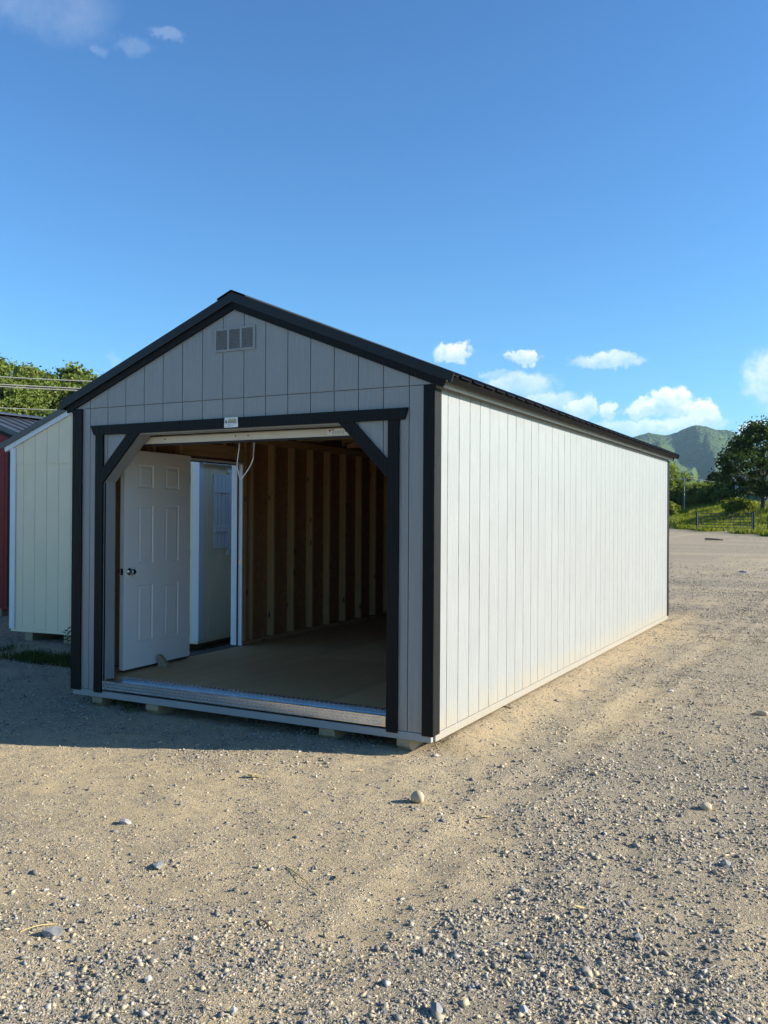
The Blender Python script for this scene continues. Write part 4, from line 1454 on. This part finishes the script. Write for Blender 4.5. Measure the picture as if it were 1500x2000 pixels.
def cream_shed():
    M = MATS
    g = simple_shed('cream_shed', 'cream shed with white trim and charcoal roof just left of the grey garage', (-4.244, 2.633, 0.038), R(5.8), 3.026, 6.1, 2.47,
                    -1.767, 3.105, 0.425, M['cream'], M['white_trim'], M['white_trim'], M['charcoal_metal'], 0.125, 2.30)
    g.scale = (0.945, 0.945, 0.945)
    s = 0.889
    # window with shutter on the wall facing the garage
    x = 0.0092
    w0, w1, z0, z1 = 0.70, 1.24, 1.165, 2.150
    win = MB().box(x, x + 0.006, w0, w1, z0, z1).build('window', M['glass'], g)
    MB().bbox(x, x + 0.022, w0 - 0.058, w0 - 0.0005, z0 - 0.002, z1, 0.002).build('window_trim', M['white_trim'], win)
    MB().bbox(x, x + 0.022, w1 + 0.0005, w1 + 0.058, z0 - 0.002, z1, 0.002).build('window_trim', M['white_trim'], win)
    MB().prism([(w0 - 0.085, z1 + 0.001), (w1 + 0.085, z1 + 0.001), (w1 + 0.105, z1 + 0.085), (w0 - 0.105, z1 + 0.085)], 'x', x, x + 0.026).build('window_head', M['white_trim'], win)
    MB().prism([(w0 - 0.095, z0 - 0.088), (w1 + 0.095, z0 - 0.088), (w1 + 0.070, z0 - 0.003), (w0 - 0.070, z0 - 0.003)], 'x', x, x + 0.026).build('window_sill', M['white_trim'], win)
    MB().box(x + 0.006, x + 0.016, w0 + 0.001, w1 - 0.001, (z0 + z1) / 2 - 0.015, (z0 + z1) / 2 + 0.015).build('sash_bar', M['white_trim'], win)
    for a0 in (w0 - 0.058 - 0.345, w1 + 0.060):
        sh = MB().box(x, x + 0.004, a0 + 0.01, a0 + 0.33, 1.185, 2.115).build('shutter', M['eave_metal'], g)
        for k in range(4):
            MB().bbox(x + 0.0042, x + 0.017, a0 + k * 0.0875, a0 + 0.0755 + k * 0.0875, 1.175, 2.125, 0.002).build('shutter_slat', M['white_trim'], sh)
        for z in (1.385, 1.885):
            MB().bbox(x + 0.0172, x + 0.030, a0 + 0.012, a0 + 0.327, z, z + 0.085, 0.002).build('shutter_batten', M['white_trim'], sh)
    return g


cream_shed()
simple_shed('red_shed', 'dark red shed with black trim and ribbed metal roof at the left edge', (-9.02, 3.91, 0.07), 0.0, 2.4, 6.1, 2.70,
            -1.20, 3.12, 0.33, MATS['red'], MATS['trim_black'], MATS['trim_black'], MATS['roof_sheen'], 0.15, 2.70)

# ------------------------------------------------------------------ loose stones and debris on the lot


def ground_at(px, py, z=None):
    """point of the lot seen at a picture position of the photograph (its own place on the ground)"""
    d = F + RI2 * ((px - 750) / 1728.0) - UP2 * ((py - 1000) / 1728.0)
    p = CAM.copy()
    t = (CAM.z + 0.1) / -d.z
    for _ in range(8):
        p = CAM + d * t
        h = float(terrain(p.x, p.y))
        t = (CAM.z - h) / -d.z
    p.z = h
    return p


def rock_mesh(seed, sx, sy, sz, rough=0.18, sub=3, angular=False):
    r = np.random.default_rng(seed)
    import bmesh
    bm = bmesh.new()
    bmesh.ops.create_icosphere(bm, subdivisions=1 if angular else sub, radius=1.0)
    off = r.uniform(0, 50, 3)
    for v in bm.verts:
        c = v.co
        if angular:
            k = 1 + r.uniform(-0.30, 0.22)
        else:
            k = 1 + rough * 2 * float(fbm(np.array(c.x * 1.1 + off[0] + c.z), np.array(c.y * 1.1 + off[1] - c.z * .7), seed, 3))
        v.co = Vector((c.x * k * sx, c.y * k * sy, c.z * k * sz))
    me = bpy.data.meshes.new('stone')
    bm.to_mesh(me)
    bm.free()
    if not angular:
        me.polygons.foreach_set('use_smooth', [True] * len(me.polygons))
    return me


def loose_stones():
    M = MATS
    rocks = [
        (815, 1566, 0.041, 0.038, 0.034, 0.026, 'cobble', False, 'round tan cobble alone on the sand below the garage corner'),
        (1380, 1581, 0.034, 0.028, 0.024, 0.014, 'cobble', False, 'round tan cobble on the grey gravel at right'),
        (1489, 1396, 0.058, 0.040, 0.026, 0.012, 'cobble', False, 'flat tan cobble at the right edge of the lot'),
        (105, 1826, 0.044, 0.030, 0.026, 0.012, 'grey_rock', True, 'large angular grey stone beside a straw at lower left'),
        (310, 1692, 0.050, 0.026, 0.018, 0.008, 'grey_rock', True, 'long flat grey stone left of the green stem'),
        (245, 1608, 0.040, 0.028, 0.020, 0.008, 'pale_rock', True, 'pale broken stone on the sandy left side'),
        (852, 1978, 0.032, 0.026, 0.026, 0.012, 'grey_rock', True, 'upright grey stone at the bottom edge of the picture'),
        (1022, 1976, 0.026, 0.020, 0.014, 0.007, 'pale_rock', True, 'flat pale stone at the bottom edge, right of the grey one'),
        (1416, 1690, 0.036, 0.024, 0.018, 0.008, 'grey_rock', True, 'broad grey stone in the gravel below the right tan cobble'),
        (1246, 1836, 0.024, 0.020, 0.018, 0.010, 'grey_rock', True, 'blocky grey stone in the gravel at lower right'),
        (456, 1980, 0.016, 0.014, 0.018, 0.010, 'pale_rock', True, 'small white upright stone at the bottom left of centre'),
        (290, 1916, 0.018, 0.014, 0.014, 0.008, 'pale_rock', True, 'small white stone at lower left'),
        (1032, 1872, 0.022, 0.016, 0.016, 0.009, 'grey_rock', True, 'dark grey stone in the gravel at lower centre'),
        (1310, 1351, 0.050, 0.030, 0.016, 0.006, 'pale_rock', True, 'pale flat stone on the lot right of the long wall'),
        (1452, 1118, 0.20, 0.10, 0.045, 0.02, 'pale_rock', True, 'pale slab lying far out on the lot'),
    ]
    for k, (px, py, sx, sy, sz, up, mm, ang, lab) in enumerate(rocks):
        p = ground_at(px, py)
        o = link('stone', rock_mesh(100 + k, sx, sy, sz, 0.16, 3, ang), None, (p.x, p.y, p.z + up), (0, 0, k * 1.3))
        o.data.materials.append(M[mm])
        tag(o, lab, 'stone')
    # wood chips, straws, stick, dry leaf
    def slab(name, px, py, ln, wd, th, ang, mm, lab, cat):
        p = ground_at(px, py)
        r = np.random.default_rng(int(px))
        mb = MB()
        n = 6
        top = [(-ln / 2 + ln * i / n, wd / 2 * (0.55 + 0.45 * math.sin(math.pi * (i + .5) / (n + 1)) + r.uniform(-.1, .1))) for i in range(n + 1)]
        bot = [(x, -w * r.uniform(.8, 1.1)) for x, w in top]
        poly = [(x, y) for x, y in bot] + [(x, y) for x, y in reversed(top)]
        mb.prism(poly, 'z', th, 0)
        o = mb.build(name, M[mm], None, (p.x, p.y, p.z + 0.008), (R(-6), R(9), ang))
        tag(o, lab, cat)
    slab('wood_chip', 497, 1519, 0.085, 0.030, 0.012, 0.55, 'chip', 'pale wood chip on the sand in front of the shadow edge', 'wood chip')
    slab('wood_chip', 702, 1507, 0.050, 0.012, 0.006, 0.9, 'chip', 'thin pale wood splinter close to the shadow edge', 'wood chip')
    slab('wood_chip', 948, 1598, 0.055, 0.012, 0.006, 0.9, 'chip', 'pale wood splinter in the sandy wheel track', 'wood chip')
    slab('wood_chip', 661, 1715, 0.060, 0.010, 0.007, 2.2, 'chip', 'pale wood splinter pointing at the camera, centre foreground', 'wood chip')
    slab('dry_leaf', 1132, 1777, 0.035, 0.022, 0.005, 0.3, 'straw', 'yellow dry leaf scrap in the grey gravel', 'leaf')
    slab('wood_chip', 181, 1903, 0.016, 0.012, 0.006, 0.4, 'chip', 'tiny tan chip at lower left', 'wood chip')

    def stem(name, a, b, r, mm, lab, cat, sag=0.0):
        p, q = ground_at(*a), ground_at(*b)
        pts = []
        for i in range(6):
            t = i / 5
            v = p.lerp(q, t)
            v.z += r * 1.2 + 0.010 * math.sin(math.pi * t) + sag * t
            pts.append(v - p)
        tag(MB().tube(pts, [r, r, r, r * .9, r * .8, r * .6], 6).build(name, M[mm], None, p), lab, cat)
    stem('grass_stem', (556, 1692), (624, 1750), 0.0017, 'leaf_mid', 'green grass stem lying on the sand', 'stem', 0.004)
    stem('stick', (508, 1798), (534, 1821), 0.0032, 'stick', 'short brown stick in the foreground sand', 'stick')
    stem('straw', (40, 1821), (112, 1806), 0.0022, 'straw', 'yellow straw lying beside the grey stone at lower left', 'straw')
    stem('straw', (425, 1852), (480, 1868), 0.0014, 'straw', 'thin straw on the foreground sand', 'straw')
    stem('stick', (972, 1383), (1000, 1385), 0.006, 'stick', 'reddish stick against the dirt beside the long wall', 'stick')
    stem('straw', (1378, 1052), (1412, 1056), 0.05, 'stick', 'dark branch lying far out on the lot', 'branch')
    # wedge that holds the side door
    mb = MB()
    mb.prism([(-0.035, 0.0), (0.075, 0.0), (0.050, 0.030), (-0.010, 0.105), (-0.035, 0.110)], 'y', -0.025, 0.025)
    o = mb.build('door_wedge', M['skid'], None, (-3.115, 0.775, 0.1445), (0, 0, R(15)))
    tag(o, 'tan wooden wedge propping the open white door', 'wedge')


loose_stones()

# ------------------------------------------------------------------ vegetation


def leaf_cloud(centers, radii, per, size, rng, up=0.25, flat=0.75, droop=0.0):
    """leaf-sized diamond faces through a set of clumps; returns V, F(quads)"""
    n = sum(per)
    c = np.repeat(centers, per, axis=0)
    rad = np.repeat(radii, per)
    d = rng.normal(size=(n, 3))
    d /= np.linalg.norm(d, axis=1, keepdims=True)
    rr = rad * np.minimum(np.abs(rng.normal(0, 0.62, n)) + 0.10, 1.55)
    p = c + d * rr[:, None] * np.array([1, 1, flat])
    nrm = d + rng.normal(size=(n, 3)) * 0.75 + np.array([0, 0, up])
    nrm /= np.linalg.norm(nrm, axis=1, keepdims=True)
    ref = rng.normal(size=(n, 3))
    a = np.cross(nrm, ref)
    a /= np.linalg.norm(a, axis=1, keepdims=True)
    b = np.cross(nrm, a)
    s = size * rng.uniform(0.6, 1.35, n)[:, None]
    w = rng.uniform(0.45, 0.8, n)[:, None]
    V = np.stack([p + a * s, p + b * s * w + nrm * s * 0.15, p - a * s, p - b * s * w + nrm * s * 0.15], 1).reshape(-1, 3)
    Fq = np.arange(n * 4).reshape(-1, 4)
    return V, Fq


def make_tree(name, label, cat, seed, H, cr, base, nclump, leaves, size, leafmat, loc, rz=0.0, group=None, squash=1.0, trunk_r=None, lean=0.0, cl=(0.13, 0.30)):
    rng = np.random.default_rng(seed)
    t = thing(name, label, cat, loc, rz, group)
    ch = H - base
    cen, rad = [], []
    for k in range(nclump):
        u = rng.uniform(0, 1) ** 0.85
        z = base + ch * (0.06 + 0.88 * u)
        prof = math.sin(math.pi * min(1, (0.13 + 0.82 * u)) ** 0.85) ** 0.75
        ang = rng.uniform(0, 2 * math.pi)
        r = cr * prof * rng.uniform(0.25, 1.0) ** 0.6 * (1 + 0.25 * math.sin(3 * ang + seed))
        cen.append((r * math.cos(ang) + lean * (z - base), r * math.sin(ang) * squash, z))
        rad.append(cr * rng.uniform(*cl))
    cen, rad = np.array(cen), np.array(rad)
    w = rad ** 2
    per = np.maximum(12, (leaves * w / w.sum())).astype(int)
    V, Fq = leaf_cloud(cen, rad, list(per), size, rng)
    link('crown', np_mesh('crown', V, Fq, MATS[leafmat]), t)
    tr = trunk_r or H * 0.022
    mb = MB()
    fork = base + ch * 0.25
    mb.tube([(0, 0, -0.3), (0, 0, 0.15), (0.05 * tr, 0, base * .6), (lean * .2, 0, fork), (lean * ch * .4, 0.02, base + ch * .6), (lean * ch * .7, 0, base + ch * .85)],
            [tr * 1.5, tr * 1.15, tr, tr * .75, tr * .4, tr * .12], 9)
    idx = rng.permutation(nclump)[:min(16, nclump)]
    for i in idx:
        c = Vector(cen[i])
        z0 = base * 0.85 + (c.z - base) * rng.uniform(0.25, 0.55)
        s = Vector((lean * max(0, z0 - base), 0, z0))
        mid = s.lerp(c, 0.5) + Vector((0, 0, -0.04 * H))
        mb.tube([s, mid, c], [tr * .42, tr * .25, tr * .06], 5)
    mb.build('trunk', MATS['bark'], t, smooth=True)
    return t


def polar(az, d):
    x = CAM.x + d * math.sin(R(az))
    y = CAM.y + d * math.cos(R(az))
    return x, y, float(terrain(x, y, False))


def vegetation():
    # ---- woodland behind the sheds at left
    gl = 'woodland trees on the hillside at left'
    lab = 'leafy green woodland tree on the hillside behind the sheds'
    proto = []
    for k in range(4):
        H = (13.5, 12.0, 14.5, 11.0)[k]
        t = make_tree('woodland_tree', lab, 'tree', 300 + k, H, (3.9, 4.3, 3.6, 4.0)[k], H * 0.10, 220, 26000, 0.135, 'leaf_wood', (0, 0, 0), 0, gl, cl=(0.07, 0.21))
        proto.append(t)
    # (azimuth, distance, top elevation in degrees)
    spots = [(-51.7, 74, 9.45), (-49.9, 86, 9.0), (-48.9, 76, 8.6), (-47.4, 84, 9.2), (-46.0, 78, 8.75), (-53.6, 82, 9.5), (-44.6, 86, 8.5),
             (-50.6, 62, 7.1), (-49.0, 60, 6.5), (-47.2, 62, 6.6), (-45.6, 64, 6.3), (-52.6, 60, 7.0), (-55.5, 70, 8.6), (-43.0, 80, 6.8)]
    spots += [(-57.6, 78, 9.4), (-59.8, 74, 9.2), (-50.3, 69, 8.5), (-48.2, 71, 8.2), (-46.9, 69, 8.1), (-45.2, 73, 8.0), (-51.2, 66, 8.2)]
    hz = (13.5, 12.0, 14.5, 11.0)
    for i, (a, d, el) in enumerate(spots):
        x, y, z = polar(a, d)
        top = CAM.z + math.tan(R(el)) * d
        k = i % 4
        sc = (top - z) / hz[k]
        if i < 4:
            o = proto[k]
            o.location = (x, y, z)
            o.rotation_euler = (0, 0, i * 1.9)
            o.scale = (sc, sc, sc)
        else:
            copy_tree(proto[k], (x, y, z), i * 1.9, lab, sc, gl)
    # ---- right background
    def at(az, d, dz=0):
        x, y, z = polar(az, d)
        return (x, y, z + dz)
    make_tree('maple_tree', 'big dark leafy tree on the bank behind the gate', 'tree', 411, 7.2, 3.9, 1.0, 150, 17000, 0.12, 'leaf_dark', at(-4.85, 77), 0.4, None, 1.0, 0.20, cl=(0.09, 0.25))
    make_tree('maple_tree', 'tall green tree rising behind the garage back corner', 'tree', 412, 5.2, 2.9, 0.1, 110, 17000, 0.12, 'leaf_mid', at(-10.35, 104), 0.9)
    make_tree('evergreen_tree', 'small dark round-topped tree above the bushes', 'tree', 413, 4.1, 1.3, 0.5, 50, 8000, 0.11, 'leaf_dark', at(-7.45, 108), 0.2)
    bl = [(-9.35, 104, 2.5, 2.2, 'leaf_mid', 'green bush right beside the white pole'), (-8.75, 101, 2.7, 2.2, 'leaf_mid', 'broad green bush left of the small dark tree'),
          (-8.15, 100, 2.5, 2.0, 'leaf_mid', 'mid-green bush left below the small dark tree'), (-7.3, 99, 2.6, 2.2, 'leaf_mid', 'dense bush in front of the small dark tree'),
          (-6.55, 98, 2.5, 2.1, 'leaf_dark', 'dark bush at the left side of the big tree'), (-10.3, 92, 1.5, 1.3, 'grass', 'low yellow-green shrub beside the garage corner'),
          (-5.9, 104, 3.6, 2.4, 'leaf_dark', 'dark bush behind the crown of the big tree'), (-4.9, 112, 4.3, 2.8, 'leaf_mid', 'tall bush behind the trunk of the big tree'),
          (-3.6, 104, 4.0, 2.8, 'leaf_mid', 'bush right of the big tree'), (-11.6, 108, 4.2, 2.6, 'leaf_mid', 'bush hidden partly behind the garage end wall'),
          (-6.15, 80, 1.05, 1.5, 'grass', 'bright green weed patch on the bank left of the big tree'), (-2.2, 100, 3.6, 3.0, 'leaf_dark', 'bush at the far right of the bank'),
          (-7.0, 95, 1.9, 1.1, 'leaf_mid', 'small bush just left of the parked white car')]
    for k, (a, d, h, r, mm, lb) in enumerate(bl):
        make_tree('bush', lb, 'bush', 430 + k, h, r, h * 0.05, 45, 7000, 0.11, mm, at(a, d, -0.1), k * 1.1, None, 1.0, 0.05)
    # weeds by the cream shed
    def weed(px, py, h, lb, seed, dx=0.0, n=6):
        p = ground_at(px, py)
        rng = np.random.default_rng(seed)
        t = thing('weed', lb, 'weed', p)
        mb = MB()
        mb.tube([(0, 0, -0.02), (0.01, 0, h * .5), (0.0, 0.01, h)], [0.004, 0.003, 0.002], 5)
        mb.build('stem', MATS['leaf_mid'], t)
        me = MB().add([(0, 0, 0), (0.035, -0.016, 0.012), (0.085, 0, 0.0), (0.035, 0.016, 0.012)], [(0, 1, 2, 3)]).mesh('leaf', MATS['grass_dark'])
        for k in range(n * 2):
            z = h * (0.25 + 0.75 * k / (n * 2))
            link('leaf', me, t, (0, 0, z), (0, R(-25 + 30 * rng.uniform()), k * 2.4), (1, 1, 1))
    weed(64, 1244, 0.20, 'small leafy weed against the cream shed wall', 1)
    weed(131, 1262, 0.22, 'leafy weed between the cream shed and the grey garage', 2)
    weed(247, 1392, 0.07, 'tiny weed under the front edge of the garage', 3, n=4)

    # ---- grass
    def blades(name, label, pts, h, w, matname, seed, cat):
        rng = np.random.default_rng(seed)
        n = len(pts)
        a = rng.uniform(0, 2 * np.pi, n)
        hh = h * rng.uniform(0.45, 1.3, n)
        lean = rng.normal(0, 0.35, (n, 2)) * hh[:, None]
        dx, dy = np.cos(a) * w, np.sin(a) * w
        z = pts[:, 2]
        V = np.stack([np.stack([pts[:, 0] - dx, pts[:, 1] - dy, z - 0.02], -1), np.stack([pts[:, 0] + dx, pts[:, 1] + dy, z - 0.02], -1),
                      np.stack([pts[:, 0] + lean[:, 0], pts[:, 1] + lean[:, 1], z + hh], -1)], 1).reshape(-1, 3)
        o = link(name, np_mesh(name, V, np.arange(n * 3).reshape(-1, 3), MATS[matname]))
        tag(o, label, cat, None, 'stuff')
    rng = np.random.default_rng(5)
    N = 170000
    a = R(-14) + rng.uniform(0, 1, N) * R(17)
    d = rng.uniform(46, 108, N)
    x, y = CAM.x + d * np.sin(a), CAM.y + d * np.cos(a)
    e = edge_t(x, y) + 1.0 * fbm(x * .7, y * .7, 71)
    tuft = fbm(x * .45, y * .45, 77, 3)
    keep = (e > 0.1) & (e < 46) & (rng.uniform(0, 1, N) < 0.55 + 1.3 * tuft)
    x, y, tuft = x[keep], y[keep], tuft[keep]
    P = np.stack([x, y, terrain(x, y, False)], -1)
    sel = tuft > 0.02
    blades('meadow_grass', 'bright yellow-green rough meadow grass on the bank beyond the lot', P, 0.34, 0.055, 'grass', 6, 'grass')
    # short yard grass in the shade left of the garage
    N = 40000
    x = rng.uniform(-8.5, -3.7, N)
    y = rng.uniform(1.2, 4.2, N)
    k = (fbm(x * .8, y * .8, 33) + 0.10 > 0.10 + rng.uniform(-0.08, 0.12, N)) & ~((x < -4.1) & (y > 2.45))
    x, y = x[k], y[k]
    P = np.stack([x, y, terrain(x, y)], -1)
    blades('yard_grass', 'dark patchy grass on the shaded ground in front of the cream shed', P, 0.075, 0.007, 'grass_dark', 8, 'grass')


vegetation()

# ------------------------------------------------------------------ gate, fence, pole, wires, far things


def far_things():
    M = MATS

    def gp(az, d, dz=0.0):
        x, y, z = polar(az, d)
        return Vector((x, y, z + dz))
    A = gp(-8.50, 66.5)
    B = gp(-5.45, 61.0)
    z0 = 0.5 * (A.z + B.z)
    A.z = B.z = z0
    g = thing('tube_gate', 'dark green tubular farm gate at the edge of the lot', 'gate', A)
    d = B - A
    ln = d.length
    g.rotation_euler = (0, 0, math.atan2(d.y, d.x))
    for k, z in enumerate((0.30, 0.48, 0.66, 0.86, 1.06, 1.26)):
        MB().tube([(0.05, 0, z), (ln - 0.05, 0, z)], 0.019, 8).build('rail', M['gate_green'], g)
    for k, x in enumerate((0.04, ln / 3, 2 * ln / 3, ln - 0.04)):
        MB().tube([(x, 0.028, 0.27), (x, 0.028, 1.28)], 0.026 if k in (0, 3) else 0.020, 8).build('upright', M['gate_green'], g)

    def post(p, h, lab):
        o = MB().tube([(0, 0, -0.3), (0, 0, h)], 0.065, 8).build('fence_post', M['gate_green'], None, p)
        tag(o, lab, 'post')
    u = d.normalized()
    post(A - u * 0.18, 1.35, 'dark post at the left end of the tube gate')
    post(B + u * 0.18, 1.35, 'dark post at the right end of the tube gate')
    C1 = gp(-4.55, 57.5)
    C2 = gp(-3.6, 54.5)
    post(C1, 1.2, 'dark fence post right of the gate')
    for k, h in enumerate((0.45, 0.80, 1.10)):
        P = B + u * 0.18
        pts = [P.lerp(C1, i / 6) - P + Vector((0, 0, h - (0.10 if k < 2 else 0.06) * math.sin(math.pi * i / 6))) for i in range(7)]
        pts += [C1.lerp(C2, i / 6) - P + Vector((0, 0, h - 0.08 * math.sin(math.pi * i / 6))) for i in range(1, 7)]
        o = MB().tube(pts, 0.012, 5).build('fence_wire', M['gate_green'], None, P)
        tag(o, ('lowest sagging fence wire right of the gate', 'middle sagging fence wire right of the gate', 'top fence wire right of the gate')[k], 'wire')
    post(C2, 1.2, 'last dark fence post at the right edge')
    # pale pole with cross arm and wires
    p = gp(-9.30, 97)
    t = thing('utility_pole', 'thin pale utility pole beside the garage back corner', 'pole', p)
    H = 1.5476 + math.tan(R(2.45)) * 97 - p.z
    MB().tube([(0, 0, -0.4), (0, 0, H)], [0.06, 0.045], 9).build('shaft', M['pole'], t)
    MB().bbox(-0.42, 0.20, -0.04, 0.04, H - 0.14, H - 0.06, 0.005).build('cross_arm', M['pole'], t)
    for x in (-0.38, 0.15):
        MB().tube([(x, 0, H - 0.06), (x, 0, H + 0.06)], 0.03, 6).build('insulator', M['wire'], t)
    top = p + Vector((-0.38, 0, H + 0.06))
    q = gp(-13.2, 98)
    q.z = top.z - 0.5
    pts = [top.lerp(q, i / 8) - top + Vector((0, 0, -0.15 * math.sin(math.pi * i / 8))) for i in range(9)]
    tag(MB().tube(pts, 0.028, 5).build('overhead_wire', M['wire'], None, top), 'short pale wire running left from the pale pole', 'wire')
    top2 = p + Vector((0.15, 0, H + 0.06))
    q = gp(-4.0, 100)
    q.z = top2.z - 0.15
    pts = [top2.lerp(q, i / 12) - top2 + Vector((0, 0, -0.45 * math.sin(math.pi * i / 12))) for i in range(13)]
    tag(MB().tube(pts, 0.024, 5).build('overhead_wire', M['wire'], None, top2), 'pale wire sagging right from the pale pole to the big tree', 'wire')
    # cables over the sheds at left, strung between two poles outside the picture
    Ld = 52.0
    PA, PB = (-64.0, Ld + 6), (-36.0, Ld + 2)
    ends = []
    for k, (az, dd) in enumerate((PA, PB)):
        x, y, z = polar(az, dd)
        t = thing('utility_pole', ('wooden utility pole carrying the left cables, outside the picture', 'wooden utility pole hidden behind the grey garage')[k], 'pole', (x, y, z))
        MB().tube([(0, 0, -0.4), (0, 0, 9.5 - z)], [0.15, 0.11], 9).build('shaft', M['stick'], t)
        MB().bbox(-0.9, 0.9, -0.05, 0.05, 9.2 - z, 9.32 - z, 0.005).build('cross_arm', M['stick'], t)
        ends.append(Vector((x, y, 0)))

    def cable(e0, e1, r, lab):
        # elevations seen at azimuths -51.5 and -46.5
        def zat(v, e):
            return CAM.z + math.tan(R(e)) * math.hypot(v.x - CAM.x, v.y - CAM.y)
        pts = []
        for i in range(17):
            t = i / 16
            v = ends[0].lerp(ends[1], t)
            az = math.degrees(math.atan2(v.x - CAM.x, v.y - CAM.y))
            el = e0 + (e1 - e0) * (az + 51.5) / 5.0
            v.z = zat(v, el) + 0.6 * ((t - 0.45) ** 2)
            pts.append(v)
        o = pts[0].copy()
        tag(MB().tube([v - o for v in pts], r, 5).build('overhead_wire', M['wire'], None, o), lab, 'wire')
    cable(8.10, 8.12, 0.030, 'topmost pale cable in front of the woodland at left')
    cable(7.66, 7.66, 0.034, 'second pale cable in front of the woodland at left')
    cable(7.53, 7.52, 0.034, 'third pale cable, close below the second, at left')
    cable(6.28, 6.31, 0.026, 'lowest pale cable, just above the red shed roof')
    # green dumpster under the big tree
    p = gp(-5.62, 88)
    t = thing('dumpster', 'green steel dumpster standing under the big tree', 'dumpster', p, R(20))
    MB().prism([(-0.85, 0.12), (0.85, 0.12), (1.0, 1.15), (-1.0, 1.35)], 'x', -0.75, 0.75).build('bin', M['dumpster'], t)
    MB().prism([(-1.03, 1.36), (1.03, 1.16), (1.03, 1.20), (-1.03, 1.41)], 'x', -0.78, 0.78).build('lid', M['tyre'], t)
    for s in (-1, 1):
        MB().box(s * 0.76 if s > 0 else s * 0.84, s * 0.84 if s > 0 else s * 0.76, -0.6, 0.6, 0.55, 0.72).build('fork_pocket', M['dumpster'], t)
    # white pickup mostly behind the weeds
    def car(loc, rz, lab):
        t = thing('parked_car', lab, 'car', loc, rz)
        MB().prism([(-2.2, 0.35), (2.15, 0.35), (2.2, 0.75), (1.95, 0.95), (0.95, 1.0), (0.35, 1.48), (-1.15, 1.52), (-1.75, 1.05), (-2.2, 0.98)], 'y', -0.85, 0.85).build('body', M['car_white'], t)
        for s in (-1, 1):
            y0, y1 = (0.851, 0.858) if s > 0 else (-0.858, -0.851)
            MB().prism([(-1.45, 1.05), (0.72, 1.03), (0.28, 1.40), (-1.05, 1.43)], 'y', y0, y1).build('side_window', M['glass'], t)
            for x in (-1.35, 1.4):
                Mw = Matrix.Translation((x, s * 0.78, 0.33)) @ Matrix.Rotation(math.pi / 2, 4, 'X')
                MB().lathe([(0, -0.1), (0.33, -0.1), (0.33, 0.1), (0, 0.1)], 16, Mw).build('wheel', M['tyre'], t)
    car(gp(-6.68, 112), R(84), 'white parked car half hidden by bushes behind the bank')
    car(gp(-6.0, 117), R(80), 'white parked car low behind the weeds left of the dumpster')
    # grey house behind the trunk of the big tree
    p = gp(-3.9, 96)
    t = thing('house', 'low grey house with pale skirting behind the big tree', 'house', p, R(8))
    MB().box(-4.2, 4.2, -2.0, 2.0, 0.6, 2.3).build('wall', M['house_grey'], t)
    MB().box(-4.15, 4.15, -1.95, 1.95, -0.2, 0.598).build('skirting', M['white_trim'], t)
    rfm = MB()
    rfm.prism([(-2.25, 2.301), (2.25, 2.301), (0, 3.0)], 'x', -4.4, 4.4)
    rfm.build('roof', M['charcoal_metal'], t)
    for x in (-2.6, 0.2, 2.7):
        w = MB().box(x - 0.5, x + 0.5, -2.03, -2.002, 1.15, 1.95).build('window', M['glass'], t)
        MB().box(x - 0.56, x + 0.56, -2.05, -2.031, 1.08, 1.148).build('window_sill', M['white_trim'], w)


far_things()

# ------------------------------------------------------------------ air


def haze():
    m = bpy.data.materials.new('haze')
    m.use_nodes = True
    t = NT(m.node_tree)
    for nd in list(t.n):
        if nd.type == 'BSDF_PRINCIPLED':
            t.n.remove(nd)
    v = t.new('ShaderNodeVolumePrincipled')
    v.inputs['Color'].default_value = (0.46, 0.69, 0.90, 1)
    v.inputs['Density'].default_value = 0.000062
    v.inputs['Anisotropy'].default_value = 0.0
    t.l.new(v.outputs[0], t.n['Material Output'].inputs['Volume'])
    zmin = -8.0
    o = MB().box(-6500, 6500, -3500, 9500, zmin, 420).build('haze', m)
    tag(o, 'thin blue haze in the distance', 'haze', None, 'stuff')


haze()
